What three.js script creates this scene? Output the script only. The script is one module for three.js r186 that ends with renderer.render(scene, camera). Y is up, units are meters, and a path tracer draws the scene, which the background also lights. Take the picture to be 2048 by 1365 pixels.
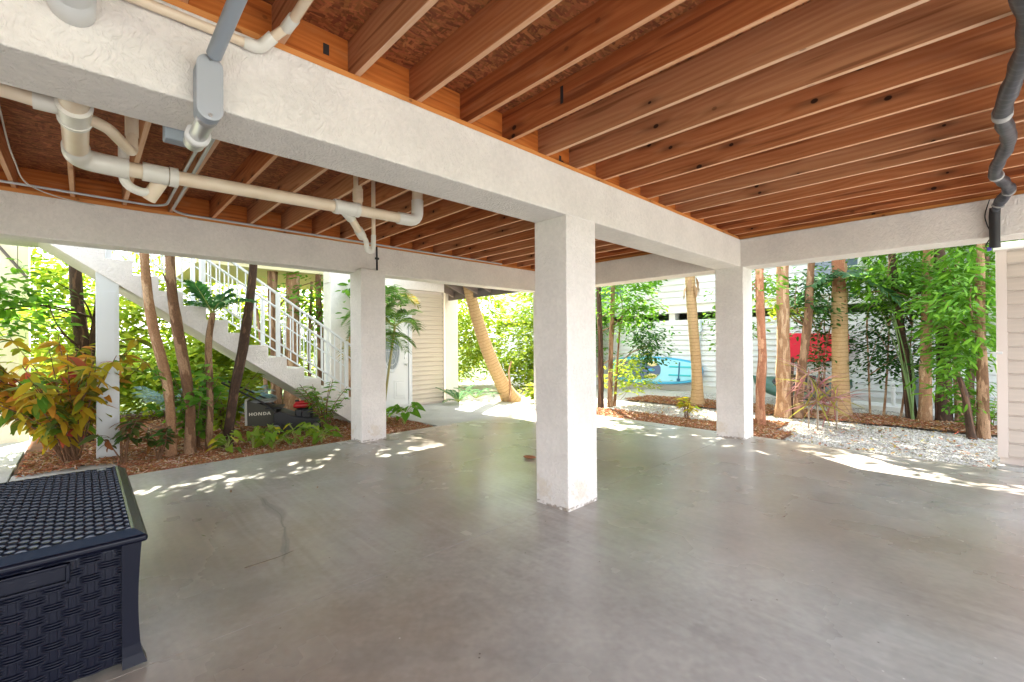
import * as THREE from 'three';
import { mergeGeometries } from 'three/addons/utils/BufferGeometryUtils.js';
import { RoundedBoxGeometry } from 'three/addons/geometries/RoundedBoxGeometry.js';
import { TextGeometry } from 'three/addons/geometries/TextGeometry.js';
import { FontLoader } from 'three/addons/loaders/FontLoader.js';

// ------------------------------------------------------------------ camera, sky, sun, exposure
const scene = new THREE.Scene();
const camera = new THREE.PerspectiveCamera(74.584, 2048 / 1365, 0.05, 900);
{
  const yaw = 43.718 * Math.PI / 180, pitch = 0.187 * Math.PI / 180, roll = -0.4215 * Math.PI / 180;
  const f = new THREE.Vector3(Math.sin(yaw) * Math.cos(pitch), Math.sin(pitch), -Math.cos(yaw) * Math.cos(pitch));
  const r = new THREE.Vector3(Math.cos(yaw), 0, Math.sin(yaw));
  const u = new THREE.Vector3().crossVectors(r, f);
  camera.position.set(0, 1.48, 0);
  camera.up.copy(u.clone().multiplyScalar(Math.cos(roll)).addScaledVector(r, -Math.sin(roll)));
  camera.lookAt(camera.position.clone().add(f));
}
const SUN = new THREE.Vector3(0.42, 1, -0.58).normalize();
{
  // hazy subtropical noon sky: pale blue overhead, whiter towards the horizon, a soft glow round the sun
  const W = 512, H = 256, d = new Float32Array(W * H * 4);
  for (let j = 0; j < H; j++) for (let i = 0; i < W; i++) {
    const el = (j + 0.5) / H * Math.PI - Math.PI / 2, az = ((i + 0.5) / W - 0.5) * 2 * Math.PI, y = Math.sin(el);
    const v = new THREE.Vector3(Math.cos(el) * Math.cos(az), y, Math.cos(el) * Math.sin(az)), g = Math.max(0, v.dot(SUN));
    const t = Math.pow(Math.max(0, 1 - Math.max(0, y)), 2.2), glow = 0.55 * Math.pow(g, 8) + 0.2 * Math.pow(g, 2), k = (j * W + i) * 4;
    d[k] = 0.52 + 0.40 * t + glow; d[k + 1] = 0.61 + 0.31 * t + glow * 0.97; d[k + 2] = 0.76 + 0.17 * t + glow * 0.92; d[k + 3] = 1;
  }
  const skyTex = new THREE.DataTexture(d, W, H, THREE.RGBAFormat, THREE.FloatType);
  skyTex.mapping = THREE.EquirectangularReflectionMapping; skyTex.magFilter = THREE.LinearFilter; skyTex.minFilter = THREE.LinearFilter; skyTex.needsUpdate = true;
  scene.background = skyTex; scene.environment = skyTex;
  scene.backgroundIntensity = 1; 
}
scene.environmentIntensity = 1;
const sun = new THREE.DirectionalLight(new THREE.Color(1, 0.93, 0.81), 5.0);
sun.position.copy(SUN).multiplyScalar(40).add(new THREE.Vector3(4, 0, -4));
sun.target.position.set(4, 0, -4);
sun.castShadow = true; sun.shadow.radius = 1.2; sun.shadow.mapSize.set(4096, 4096);
Object.assign(sun.shadow.camera, { left: -26, right: 26, top: 26, bottom: -26, near: 1, far: 120 });
scene.add(sun, sun.target);
const renderer = new THREE.WebGLRenderer({ antialias: true });
renderer.toneMapping = THREE.LinearToneMapping;
renderer.toneMappingExposure = 8.0;
renderer.shadowMap.enabled = true;

// ------------------------------------------------------------------ helpers
let seed = 12345;
const rnd = () => { seed = (seed * 1664525 + 1013904223) >>> 0; return seed / 4294967296; };
const rr = (a, b) => a + (b - a) * rnd();
const pick = a => a[Math.floor(rnd() * a.length)];
const V = (x, y, z) => new THREE.Vector3(x, y, z);
const C = (r, g, b) => new THREE.Color().setRGB(r, g, b);
const lerp = (a, b, t) => a + (b - a) * t;
const clamp = (x, a = 0, b = 1) => Math.min(b, Math.max(a, x));
const sstep = (a, b, x) => { const t = clamp((x - a) / (b - a)); return t * t * (3 - 2 * t); };
function hash(x, y, s) { let h = (x * 374761393 + y * 668265263 + s * 1442695041) | 0; h = Math.imul(h ^ (h >>> 13), 1274126177); return ((h ^ (h >>> 16)) >>> 0) / 4294967296; }
function pn(x, y, px, py, s) {            // value noise, periodic with px, py
  const x0 = Math.floor(x), y0 = Math.floor(y); let fx = x - x0, fy = y - y0;
  fx = fx * fx * (3 - 2 * fx); fy = fy * fy * (3 - 2 * fy);
  const m = (a, b) => ((a % b) + b) % b, a = m(x0, px), b = m(x0 + 1, px), c = m(y0, py), d = m(y0 + 1, py);
  return lerp(lerp(hash(a, c, s), hash(b, c, s), fx), lerp(hash(a, d, s), hash(b, d, s), fx), fy);
}
function fbm(u, v, px, py, oct, s) { let t = 0, a = 0.5, n = 0; for (let i = 0; i < oct; i++) { t += a * pn(u * px, v * py, px, py, s + i * 17); n += a; a *= 0.5; px *= 2; py *= 2; } return t / n; }
function tex(w, h, fn, srgb = false) {
  const d = new Uint8Array(w * h * 4);
  for (let j = 0; j < h; j++) for (let i = 0; i < w; i++) {
    const c = fn((i + 0.5) / w, (j + 0.5) / h), k = (j * w + i) * 4;
    if (typeof c === 'number') d[k] = d[k + 1] = d[k + 2] = clamp(c) * 255;
    else { d[k] = clamp(c[0]) * 255; d[k + 1] = clamp(c[1]) * 255; d[k + 2] = clamp(c[2]) * 255; }
    d[k + 3] = 255;
  }
  const t = new THREE.DataTexture(d, w, h);
  t.wrapS = t.wrapT = THREE.RepeatWrapping; t.magFilter = THREE.LinearFilter; t.minFilter = THREE.LinearMipmapLinearFilter; t.generateMipmaps = true;
  if (srgb) t.colorSpace = THREE.SRGBColorSpace;
  t.needsUpdate = true; return t;
}
const rep = (t, x, y) => { const c = t.clone(); c.repeat.set(x, y); c.needsUpdate = true; return c; };
const mixc = (a, b, t) => [lerp(a[0], b[0], t), lerp(a[1], b[1], t), lerp(a[2], b[2], t)];
const M = o => new THREE.MeshStandardMaterial(o);
const P = o => new THREE.MeshPhysicalMaterial(o);

// geometry
function box(sx, sy, sz, x = 0, y = 0, z = 0) { const g = new THREE.BoxGeometry(sx, sy, sz); g.translate(x, y, z); return g; }
function span(x0, x1, y0, y1, z0, z1) { return box(x1 - x0, y1 - y0, z1 - z0, (x0 + x1) / 2, (y0 + y1) / 2, (z0 + z1) / 2); }
function rbox(sx, sy, sz, x, y, z, r = 0.01, s = 2) { const g = new RoundedBoxGeometry(sx, sy, sz, s, r); g.translate(x, y, z); return g; }
function rspan(x0, x1, y0, y1, z0, z1, r = 0.01, s = 2) { return rbox(x1 - x0, y1 - y0, z1 - z0, (x0 + x1) / 2, (y0 + y1) / 2, (z0 + z1) / 2, r, s); }
function cyl(r0, r1, h, x, y, z, seg = 20) { const g = new THREE.CylinderGeometry(r1, r0, h, seg); g.translate(x, y, z); return g; }
function rod(a, b, r, seg = 12, r1 = r) { const d = b.clone().sub(a), L = d.length(); const g = new THREE.CylinderGeometry(r1, r, L, seg); g.applyQuaternion(new THREE.Quaternion().setFromUnitVectors(V(0, 1, 0), d.normalize())); const m = a.clone().lerp(b, 0.5); g.translate(m.x, m.y, m.z); return g; }
function planarUV(geo, du = 0, dv = 0) {   // uv in metres by the dominant normal
  const g = geo.index ? geo.toNonIndexed() : geo, p = g.attributes.position, uv = new Float32Array(p.count * 2);
  const a = V(0, 0, 0), b = V(0, 0, 0), c = V(0, 0, 0);
  for (let i = 0; i < p.count; i += 3) {
    a.fromBufferAttribute(p, i); b.fromBufferAttribute(p, i + 1); c.fromBufferAttribute(p, i + 2);
    const n = b.clone().sub(a).cross(c.clone().sub(a)); const ax = Math.abs(n.x), ay = Math.abs(n.y), az = Math.abs(n.z);
    [a, b, c].forEach((q, k) => { let u, v; if (ax >= ay && ax >= az) { u = q.z; v = q.y; } else if (ay >= az) { u = q.x; v = q.z; } else { u = q.x; v = q.y; } uv[(i + k) * 2] = u + du; uv[(i + k) * 2 + 1] = v + dv; });
  }
  g.setAttribute('uv', new THREE.BufferAttribute(uv, 2)); return g;
}
function grainUV(geo, axis, du = 0, dv = 0) {   // uv in metres, u along the grain axis
  const g = geo.index ? geo.toNonIndexed() : geo, p = g.attributes.position, n = g.attributes.normal, uv = new Float32Array(p.count * 2);
  const G = (i, k) => k === 0 ? p.getX(i) : k === 1 ? p.getY(i) : p.getZ(i);
  for (let i = 0; i < p.count; i++) {
    const nn = [Math.abs(n.getX(i)), Math.abs(n.getY(i)), Math.abs(n.getZ(i))]; const dom = nn.indexOf(Math.max(...nn));
    let o = [0, 1, 2].filter(k => k !== axis && k !== dom)[0];
    if (dom === axis) { const q = [0, 1, 2].filter(k => k !== axis); uv[i * 2] = G(i, q[0]) * 0.3 + du; uv[i * 2 + 1] = G(i, q[1]) + dv; continue; }
    uv[i * 2] = G(i, axis) + du; uv[i * 2 + 1] = G(i, o) + dv + (dom === 1 ? 0.37 : 0);
  }
  g.setAttribute('uv', new THREE.BufferAttribute(uv, 2)); return g;
}
const norm = g => { const q = g.index ? g.toNonIndexed() : g; for (const k of Object.keys(q.attributes)) if (!['position', 'normal', 'uv'].includes(k)) q.deleteAttribute(k); return q; };
const merge = a => a.length === 1 ? norm(a[0]) : mergeGeometries(a.map(norm));
// a tube swept along points; radius(t, angle) in metres; uv in metres
function sweep(pts, radius, seg = 12, caps = true) {
  const n = pts.length, pos = [], uv = [], idx = [];
  const T = pts.map((p, i) => pts[Math.min(n - 1, i + 1)].clone().sub(pts[Math.max(0, i - 1)]).normalize());
  let N = Math.abs(T[0].y) < 0.9 ? V(0, 1, 0) : V(1, 0, 0); let len = 0;
  const R = typeof radius === 'number' ? () => radius : radius;
  const r0 = R(0, 0, 0);
  for (let i = 0; i < n; i++) {
    N = N.clone().addScaledVector(T[i], -N.dot(T[i])).normalize(); const B = T[i].clone().cross(N);
    if (i) len += pts[i].distanceTo(pts[i - 1]);
    for (let j = 0; j <= seg; j++) {
      const a = j / seg * Math.PI * 2, r = R(i / (n - 1), a % (Math.PI * 2 - 1e-6), len);
      const q = pts[i].clone().addScaledVector(N, Math.cos(a) * r).addScaledVector(B, Math.sin(a) * r);
      pos.push(q.x, q.y, q.z); uv.push(j / seg * 2 * Math.PI * r0, len);
    }
  }
  for (let i = 0; i < n - 1; i++) for (let j = 0; j < seg; j++) { const a = i * (seg + 1) + j, b = a + seg + 1; idx.push(a, a + 1, b, b, a + 1, b + 1); }
  if (caps) for (const e of [0, n - 1]) {
    const k = pos.length / 3; pos.push(pts[e].x, pts[e].y, pts[e].z); uv.push(0, 0);
    for (let j = 0; j < seg; j++) { const a = e * (seg + 1) + j; e ? idx.push(k, a, a + 1) : idx.push(k, a + 1, a); }
  }
  const g = new THREE.BufferGeometry();
  g.setAttribute('position', new THREE.Float32BufferAttribute(pos, 3)); g.setAttribute('uv', new THREE.Float32BufferAttribute(uv, 2)); g.setIndex(idx); g.computeVertexNormals();
  return g;
}
const curve = (pts, n) => new THREE.CatmullRomCurve3(pts).getPoints(n);
function fillet(pts, r) {                   // a polyline with rounded corners
  const out = [pts[0].clone()];
  for (let i = 1; i < pts.length - 1; i++) {
    const p = pts[i], a = pts[i - 1].clone().sub(p), b = pts[i + 1].clone().sub(p), k = Math.min(r, a.length() * 0.48, b.length() * 0.48);
    a.normalize().multiplyScalar(k); b.normalize().multiplyScalar(k);
    const s = p.clone().add(a), e = p.clone().add(b);
    for (let t = 0; t <= 6; t++) { const q = t / 6; out.push(s.clone().multiplyScalar((1 - q) * (1 - q)).addScaledVector(p, 2 * q * (1 - q)).addScaledVector(e, q * q)); }
  }
  out.push(pts[pts.length - 1].clone()); return out;
}
// scene graph
const taken = {};
function numbered(name) { const k = taken[name] = (taken[name] ?? -1) + 1; return k ? `${name}_${String(k).padStart(3, '0')}` : name; }
function tag(o, label, category, group) { o.userData.label = label; o.userData.category = category; if (group) o.userData.group = group; return o; }
function thing(name, label, category, pos = [0, 0, 0], turn = 0, group) { const g = new THREE.Group(); g.name = numbered(name); g.position.set(...pos); g.rotation.y = turn; tag(g, label, category, group); scene.add(g); return g; }
function part(name, geo, mat, parent) { const m = new THREE.Mesh(Array.isArray(geo) ? merge(geo) : geo, mat); m.name = name; m.castShadow = m.receiveShadow = true; parent.add(m); return m; }
function solo(name, geo, mat, label, category, group) { const m = part(numbered(name), geo, mat, scene); return tag(m, label, category, group); }
function struct(name, geo, mat) { const m = part(numbered(name), geo, mat, scene); m.userData.kind = 'structure'; return m; }

// ------------------------------------------------------------------ textures and materials
const stuccoBump = tex(1024, 1024, (u, v) => {
  const w = fbm(u, v, 8, 8, 3, 3) * 0.10, a = fbm(u + w, v + w * 0.7, 46, 26, 3, 11);
  const ridge = 1 - Math.abs(a * 2 - 1) * 2.1; return 0.45 * clamp(ridge) + 0.3 * fbm(u, v, 90, 90, 2, 5) + 0.25 * fbm(u, v, 10, 10, 3, 8);
});
const stuccoMap = tex(512, 512, (u, v) => { const n = fbm(u, v, 5, 5, 5, 21), f = fbm(u, v, 60, 60, 2, 31); const k = 0.92 + 0.08 * n + 0.05 * (f - 0.5); return [0.915 * k + 0.02, 0.89 * k + 0.02, 0.865 * k + 0.02]; }, true);
const stuccoMat = M({ map: rep(stuccoMap, 0.7, 0.7), bumpMap: rep(stuccoBump, 1.1, 1.1), bumpScale: 0.0065, roughness: 0.82 });
const columnMap = tex(512, 1024, (u, v) => {
  const n = fbm(u, v, 10, 10, 5, 21), f = fbm(u, v, 130, 130, 2, 31), k = 0.92 + 0.08 * n + 0.05 * (f - 0.5); let c = [0.915 * k + 0.02, 0.89 * k + 0.02, 0.865 * k + 0.02];
  const y = (v > 0.95 ? v - 1 : v) * 3, sp = fbm(u, v, 30, 30, 5, 37);   // tan splash marks with ragged outlines above the slab
  if (y < 0.3) c = mixc(c, [0.74, 0.64, 0.48], 0.2 * sstep(0.56, 0.70, sp) * (y < 0.2 ? 1 : 1 - (y - 0.2) / 0.1)); if (y < 0.03) c = mixc(c, [0.42, 0.36, 0.30], 0.5 * sstep(0.44, 0.60, fbm(u, v, 90, 90, 3, 41)));
  return c;
}, true);
const columnMat = M({ map: rep(columnMap, 1 / 3, 1 / 3), bumpMap: rep(stuccoBump, 1.1, 1.1), bumpScale: 0.0075, roughness: 0.82 });
const stuccoFine = M({ map: rep(stuccoMap, 0.6, 0.6), bumpMap: rep(stuccoBump, 1.4, 1.4), bumpScale: 0.004, roughness: 0.85 });

function woodTex(s, hue) {                  // tile: 3 m along u, 0.6 m along v
  const knots = []; for (let i = 0; i < 12; i++) knots.push([hash(i, 1, s), hash(i, 2, s), 0.5 + 0.8 * hash(i, 3, s), hash(i, 4, s) > 0.35 ? 1 : 0.4]);
  return tex(1024, 256, (u, v) => {
    let warp = 0, dark = 0;
    for (const [ku, kv, kr, kd] of knots) {
      let dx = u - ku, dy = v - kv; dx -= Math.round(dx); dy -= Math.round(dy);
      const x = dx * 3, y = dy * 0.6, d2 = (x / 0.16) ** 2 + (y / 0.035) ** 2;
      warp += 0.5 * Math.exp(-d2) * Math.sign(y || 1) * kr;
      const d = Math.hypot(x / (0.021 * kr), y / (0.015 * kr)); dark = Math.max(dark, kd * (1 - sstep(0.7, 1.25, d)));
      dark = Math.max(dark, 0.42 * kd * Math.exp(-((x / (0.11 * kr)) ** 2) - (y / 0.022) ** 2));
    }
    const w = fbm(u, v, 3, 4, 3, s + 5) * 1.3 + warp;
    const ring = 0.5 + 0.5 * Math.sin((v * 15 + w * 2.6) * Math.PI * 2);
    const fine = fbm(u, v, 12, 150, 2, s + 9), broad = fbm(u, v, 3, 9, 4, s + 2), streak = sstep(0.60, 0.78, fbm(u, v, 4, 16, 3, s + 40));
    const pale = sstep(0.58, 0.8, fbm(u, v, 14, 14, 4, s + 77)) * 0.3;
    let t = 0.30 * ring + 0.3 * fine + 0.40 * broad;
    let c = mixc(hue[0], hue[1], t);
    c = mixc(c, hue[2], 0.55 * streak); c = mixc(c, [0.78, 0.62, 0.52], pale * 0.55);
    if (v > 0.82) {   // edge grain: close straight lines; pale tone paints in light on joist undersides
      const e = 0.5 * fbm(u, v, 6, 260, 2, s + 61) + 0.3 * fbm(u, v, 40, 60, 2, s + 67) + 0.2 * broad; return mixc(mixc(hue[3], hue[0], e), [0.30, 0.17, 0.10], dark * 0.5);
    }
    return mixc(c, [0.16, 0.085, 0.05], dark * 0.9);
  }, true);
}
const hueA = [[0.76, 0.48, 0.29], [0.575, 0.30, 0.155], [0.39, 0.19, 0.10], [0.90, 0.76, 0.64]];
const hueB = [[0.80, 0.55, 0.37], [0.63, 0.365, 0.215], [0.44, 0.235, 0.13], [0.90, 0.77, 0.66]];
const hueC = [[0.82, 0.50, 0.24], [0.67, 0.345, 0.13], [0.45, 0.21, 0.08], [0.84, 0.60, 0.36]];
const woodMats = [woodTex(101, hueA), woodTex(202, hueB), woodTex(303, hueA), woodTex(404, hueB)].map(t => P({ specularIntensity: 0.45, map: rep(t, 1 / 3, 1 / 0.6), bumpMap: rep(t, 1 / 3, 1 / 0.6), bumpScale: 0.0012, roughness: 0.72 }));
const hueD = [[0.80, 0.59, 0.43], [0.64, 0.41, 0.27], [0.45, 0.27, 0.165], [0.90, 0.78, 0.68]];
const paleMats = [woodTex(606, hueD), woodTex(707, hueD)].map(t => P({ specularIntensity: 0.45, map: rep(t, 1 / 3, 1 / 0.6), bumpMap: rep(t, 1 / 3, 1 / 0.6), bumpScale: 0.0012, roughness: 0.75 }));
const rimMat = (t => P({ specularIntensity: 0.45, map: rep(t, 1 / 3, 1 / 0.6), roughness: 0.65 }))(woodTex(505, hueC));
const osbTex = (() => {
  const S = 1024, cv = document.createElement('canvas'); cv.width = cv.height = S; const x = cv.getContext('2d');
  x.fillStyle = 'rgb(150,92,52)'; x.fillRect(0, 0, S, S);
  for (let i = 0; i < 5200; i++) {
    const k = rnd(), L = rr(26, 90), W = rr(7, 20); const r = 112 + 86 * k, g = 62 + 62 * k + rr(-8, 8), b = 32 + 42 * k;
    const px = rnd() * S, py = rnd() * S, a = rr(-0.5, 0.5) + (rnd() < 0.25 ? 1.4 : 0);
    for (const [ox, oy] of [[0, 0], [S, 0], [-S, 0], [0, S], [0, -S]]) { x.save(); x.translate(px + ox, py + oy); x.rotate(a); x.fillStyle = `rgba(${r | 0},${g | 0},${b | 0},0.8)`; x.fillRect(-L / 2, -W / 2, L, W); x.restore(); }
  }
  const t = new THREE.CanvasTexture(cv); t.wrapS = t.wrapT = THREE.RepeatWrapping; t.colorSpace = THREE.SRGBColorSpace; return t;
})();
const osbMat = M({ map: rep(osbTex, 0.8, 0.8), bumpMap: rep(osbTex, 0.8, 0.8), bumpScale: 0.002, roughness: 0.75 });

const CRK = z => { const a = [[-5.03, 1.24], [-4.57, 1.21], [-4.21, 1.23], [-3.84, 1.16], [-3.48, 1.04], [-2.9, 0.88]]; for (let i = 0; i < 5; i++) if (z < a[i + 1][0]) return lerp(a[i][1], a[i + 1][1], clamp((z - a[i][0]) / (a[i + 1][0] - a[i][0]))); return 0.88; };   // line of the hairline crack
// the sealed slab: one sheet of colour over 13 x 13 m
const slabMap = tex(2048, 2048, (u, v) => {
  const X = -5 + u * 13, Z = -7.5 + v * 13;
  const big = fbm(u, v, 5, 5, 5, 61), mid = fbm(u, v, 26, 26, 5, 71), fine = fbm(u, v, 420, 420, 2, 81), broom = fbm(u + 0.004 * mid, v, 420, 12, 2, 96);
  let c = mixc([0.655, 0.64, 0.615], [0.755, 0.75, 0.735], sstep(0.25, 0.75, 0.6 * big + 0.4 * mid));
  c = mixc(c, [0.64, 0.56, 0.455], 0.45 * sstep(0.40, 0.75, fbm(u, v, 7, 7, 6, 131)));
  c = mixc(c, [0.60, 0.535, 0.50], 0.45 * sstep(0.42, 0.72, fbm(u, v, 9, 9, 6, 137)));
  c = mixc(c, [0.55, 0.53, 0.505], 0.30 * sstep(0.56, 0.70, mid));
  c = mixc(c, [0.80, 0.78, 0.75], 0.3 * sstep(0.5, 0.75, fbm(u, v, 16, 16, 5, 139)));
  const q = 1 + 0.09 * (fine - 0.5) + 0.10 * (broom - 0.5) * sstep(0.45, 0.62, fbm(u, v, 8, 8, 3, 99));
  c = c.map((k, i) => k * q * [0.93, 0.93, 0.93][i]);
  const sp = hash(Math.floor(u * 2048), Math.floor(v * 2048), 7); if (sp > 0.99985) c = mixc(c, [0.22, 0.18, 0.15], 0.8); if (sp < 0.00006) c = [0.9, 0.9, 0.88];
  // old damp mark with a ragged outline over a hairline crack, as on the slab left of the centre column
  const cx = CRK(Z) + 0.04 * (fbm(0.2, v, 4, 90, 4, 151) - 0.5), d = Math.abs(X - cx);
  if (Z > -4.9 && Z < -3.1) { const e = sstep(-4.9, -4.7, Z) * (1 - sstep(-3.5, -3.1, Z)), wdt = 0.012 + 0.05 * Math.exp(-((Z + 4.3) ** 2) / 0.04); c = mixc(c, [0.47, 0.45, 0.45], 0.5 * e * (1 - sstep(wdt * 0.4, wdt * 1.4, d + 0.07 * (mid - 0.5)))); c = mixc(c, [0.40, 0.37, 0.36], 0.45 * e * (1 - sstep(0.001, 0.006, d))); }
  return c;
}, true);
const slabRough = tex(512, 512, (u, v) => { const n = fbm(u, v, 6, 6, 5, 161), m = fbm(u, v, 40, 40, 3, 171); return 0.19 + 0.12 * n + 0.05 * m; });
const slabBump = tex(512, 512, (u, v) => fbm(u, v, 60, 60, 3, 181));
for (const t of [slabMap, slabRough]) { t.repeat.set(1 / 13, 1 / 13); t.offset.set(5 / 13, 7.5 / 13); }
const slabMat = M({ map: slabMap, roughnessMap: slabRough, roughness: 1, bumpMap: rep(slabBump, 0.8, 0.8), bumpScale: 0.0006 });
const plainConcTex = tex(512, 512, (u, v) => { const k = 0.64 + 0.16 * fbm(u, v, 5, 5, 5, 191) + 0.06 * (fbm(u, v, 120, 120, 2, 195) - 0.5); return [k, k * 0.985, k * 0.955]; }, true);
const concMat = M({ map: rep(plainConcTex, 0.5, 0.5), roughness: 0.8, bumpMap: rep(slabBump, 0.8, 0.8), bumpScale: 0.002 });
const soilTex = tex(512, 512, (u, v) => { const k = fbm(u, v, 40, 40, 4, 201), b = fbm(u, v, 6, 6, 3, 203); return mixc([0.30, 0.19, 0.12], [0.50, 0.33, 0.21], 0.6 * k + 0.4 * b); }, true);
const soilMat = M({ map: rep(soilTex, 0.7, 0.7), bumpMap: rep(soilTex, 0.7, 0.7), bumpScale: 0.02, roughness: 1 });
const gravelTex = tex(1024, 1024, (u, v) => { const a = fbm(u, v, 120, 120, 2, 211), b = fbm(u, v, 8, 8, 4, 213), s = hash(Math.floor(u * 300), Math.floor(v * 300), 9); let c = mixc([0.56, 0.53, 0.48], [0.80, 0.77, 0.72], 0.55 * a + 0.3 * s + 0.15 * b); return c; }, true);
const gravelMat = M({ map: rep(gravelTex, 0.6, 0.6), bumpMap: rep(gravelTex, 0.6, 0.6), bumpScale: 0.015, roughness: 1 });
const grassGroundMat = M({ map: rep(tex(256, 256, (u, v) => mixc([0.16, 0.22, 0.08], [0.30, 0.36, 0.14], fbm(u, v, 20, 20, 4, 221)), true), 0.3, 0.3), roughness: 1 });

const whitePaint = M({ color: C(0.74, 0.74, 0.73), roughness: 0.5 });
const railPaint = M({ color: C(0.80, 0.81, 0.82), roughness: 0.38 });
const sidingTex = tex(256, 256, (u, v) => { const k = 0.93 + 0.09 * (fbm(u, v, 6, 60, 3, 231) - 0.5) + 0.05 * (fbm(u, v, 4, 4, 3, 233) - 0.5); return [k, k, k]; }, true);
const sidingBeige = M({ color: C(0.64, 0.55, 0.47), map: rep(sidingTex, 0.6, 0.6), roughness: 0.5 });
const sidingCream = M({ color: C(0.72, 0.62, 0.50), map: rep(sidingTex, 0.6, 0.6), roughness: 0.5 });
const sidingWhite = M({ color: C(0.78, 0.79, 0.80), map: rep(sidingTex, 0.4, 0.4), roughness: 0.5 });
const trimBeige = M({ color: C(0.66, 0.57, 0.51), roughness: 0.5 });
const pvcTex = tex(128, 256, (u, v) => { const k = fbm(u, v, 4, 6, 4, 241); return mixc([0.93, 0.87, 0.78], [0.87, 0.77, 0.65], k); }, true);
const pvcMat = M({ map: rep(pvcTex, 2, 1), roughness: 0.32 });
const pvcFit = M({ color: C(0.76, 0.73, 0.66), roughness: 0.3 });
const grayPvc = M({ color: C(0.30, 0.335, 0.38), roughness: 0.45 });
const steel = M({ color: C(0.62, 0.62, 0.61), metalness: 0.85, roughness: 0.38 });
const blackRubber = M({ color: C(0.025, 0.025, 0.028), roughness: 0.6 });
const tapeTex = tex(256, 512, (u, v) => { const k = 0.5 + 0.5 * Math.sin((v * 14 + u) * Math.PI * 2), n = fbm(u, v, 10, 40, 3, 251); return mixc([0.15, 0.155, 0.18], [0.36, 0.37, 0.41], 0.55 * n + 0.3 * sstep(0.75, 1, k)); }, true);
const tapeMat = M({ map: rep(tapeTex, 2, 1), bumpMap: rep(tapeTex, 2, 1), bumpScale: 0.006, roughness: 0.42 });
const copperMat = M({ color: C(0.65, 0.36, 0.14), roughness: 0.5 });
const darkWood = M({ color: C(0.13, 0.105, 0.095), roughness: 0.8 });

// ------------------------------------------------------------------ ground
const G0 = -0.06;
struct('ground', planarUV(span(-400, 400, -0.6, G0 - 0.06, -400, 400)), grassGroundMat);
const slab = new THREE.Group(); slab.name = 'floor_slab'; slab.userData.kind = 'structure'; scene.add(slab);
for (const [x0, x1] of [[-4.5, 7.5]]) for (const [z0, z1] of [[-6.7, -2.671], [-2.668, 2.3]]) part('slab_panel', planarUV(rspan(x0, x1, -0.14, 0, z0, z1, 0.0015, 1)), slabMat, slab);
struct('driveway', planarUV(span(-6, 9, -0.2, -0.012, 2.31, 16)), concMat);
struct('walkway', planarUV(rspan(4.62, 7.2, -0.16, -0.015, -9.35, -6.71, 0.01, 1)), concMat);
struct('path', planarUV(rspan(-3.5, -0.62, -0.16, -0.02, -16, -6.71, 0.01, 1)), concMat);
struct('path', planarUV(rspan(-0.61, 0.30, -0.16, -0.025, -7.78, -6.71, 0.01, 1)), concMat);
function sheet(name, x0, x1, z0, z1, y, mat, bump = 0.03, cell = 0.12) {   // an uneven ground sheet
  const nx = Math.max(2, Math.round((x1 - x0) / cell)), nz = Math.max(2, Math.round((z1 - z0) / cell));
  const g = new THREE.PlaneGeometry(x1 - x0, z1 - z0, nx, nz); g.rotateX(-Math.PI / 2); g.translate((x0 + x1) / 2, 0, (z0 + z1) / 2);
  const p = g.attributes.position, uv = g.attributes.uv;
  for (let i = 0; i < p.count; i++) { const x = p.getX(i), z = p.getZ(i); p.setY(i, groundAt(x, z, y, bump)); uv.setXY(i, x, z); }
  g.computeVertexNormals(); return struct(name, g, mat);
}
function groundAt(x, z, y, bump) { return y + bump * (pn(x * 1.3 + 50, z * 1.3 + 50, 999, 999, 5) - 0.5) + bump * 0.4 * (pn(x * 5 + 50, z * 5 + 50, 999, 999, 6) - 0.5); }
sheet('mulch_bed', -0.6, 4.6, -13, -7.8, G0 + 0.03, soilMat, 0.05);
sheet('mulch_bed', 0.31, 4.6, -7.8, -6.71, G0 + 0.02, soilMat, 0.03);
sheet('gravel_yard', 7.51, 13.4, -7.4, 6, G0 + 0.01, gravelMat, 0.04);
sheet('sandy_ground', 4.6, 13.4, -14, -7.4, G0 - 0.02, gravelMat, 0.05, 0.2);
sheet('mulch_strip', 7.52, 8.35, -7.0, -2.1, G0 + 0.035, soilMat, 0.03);
sheet('mulch_strip', 10.15, 11.35, -6.4, 1.2, G0 + 0.045, soilMat, 0.05);
sheet('mulch_strip', 8.35, 9.2, -3.4, -2.4, G0 + 0.035, soilMat, 0.03);
// loose chips and stones: countless, one object each
function scatter(name, label, category, n, geo, mat, place, tint) {
  const m = new THREE.InstancedMesh(geo, mat, n), o = new THREE.Object3D(); m.name = numbered(name);
  for (let i = 0; i < n; i++) { place(o, i); o.updateMatrix(); m.setMatrixAt(i, o.matrix); m.setColorAt(i, tint()); }
  m.castShadow = m.receiveShadow = true; m.userData.kind = 'stuff'; tag(m, label, category); scene.add(m); return m;
}
const chipGeo = (() => { const g = box(1, 1, 1); const p = g.attributes.position; for (let i = 0; i < p.count; i++) if (p.getX(i) > 0) { p.setZ(i, p.getZ(i) * 0.45); p.setY(i, p.getY(i) + 0.5); } g.computeVertexNormals(); return g; })();
const chipTint = () => { const k = rnd(); return k < 0.5 ? C(rr(0.20, 0.34), rr(0.085, 0.14), rr(0.035, 0.06)) : k < 0.85 ? C(rr(0.30, 0.46), rr(0.15, 0.24), rr(0.07, 0.12)) : C(rr(0.45, 0.58), rr(0.34, 0.42), rr(0.24, 0.3)); };
const chipMat = P({ color: 0xffffff, roughness: 0.9, specularIntensity: 0.4 });
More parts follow.
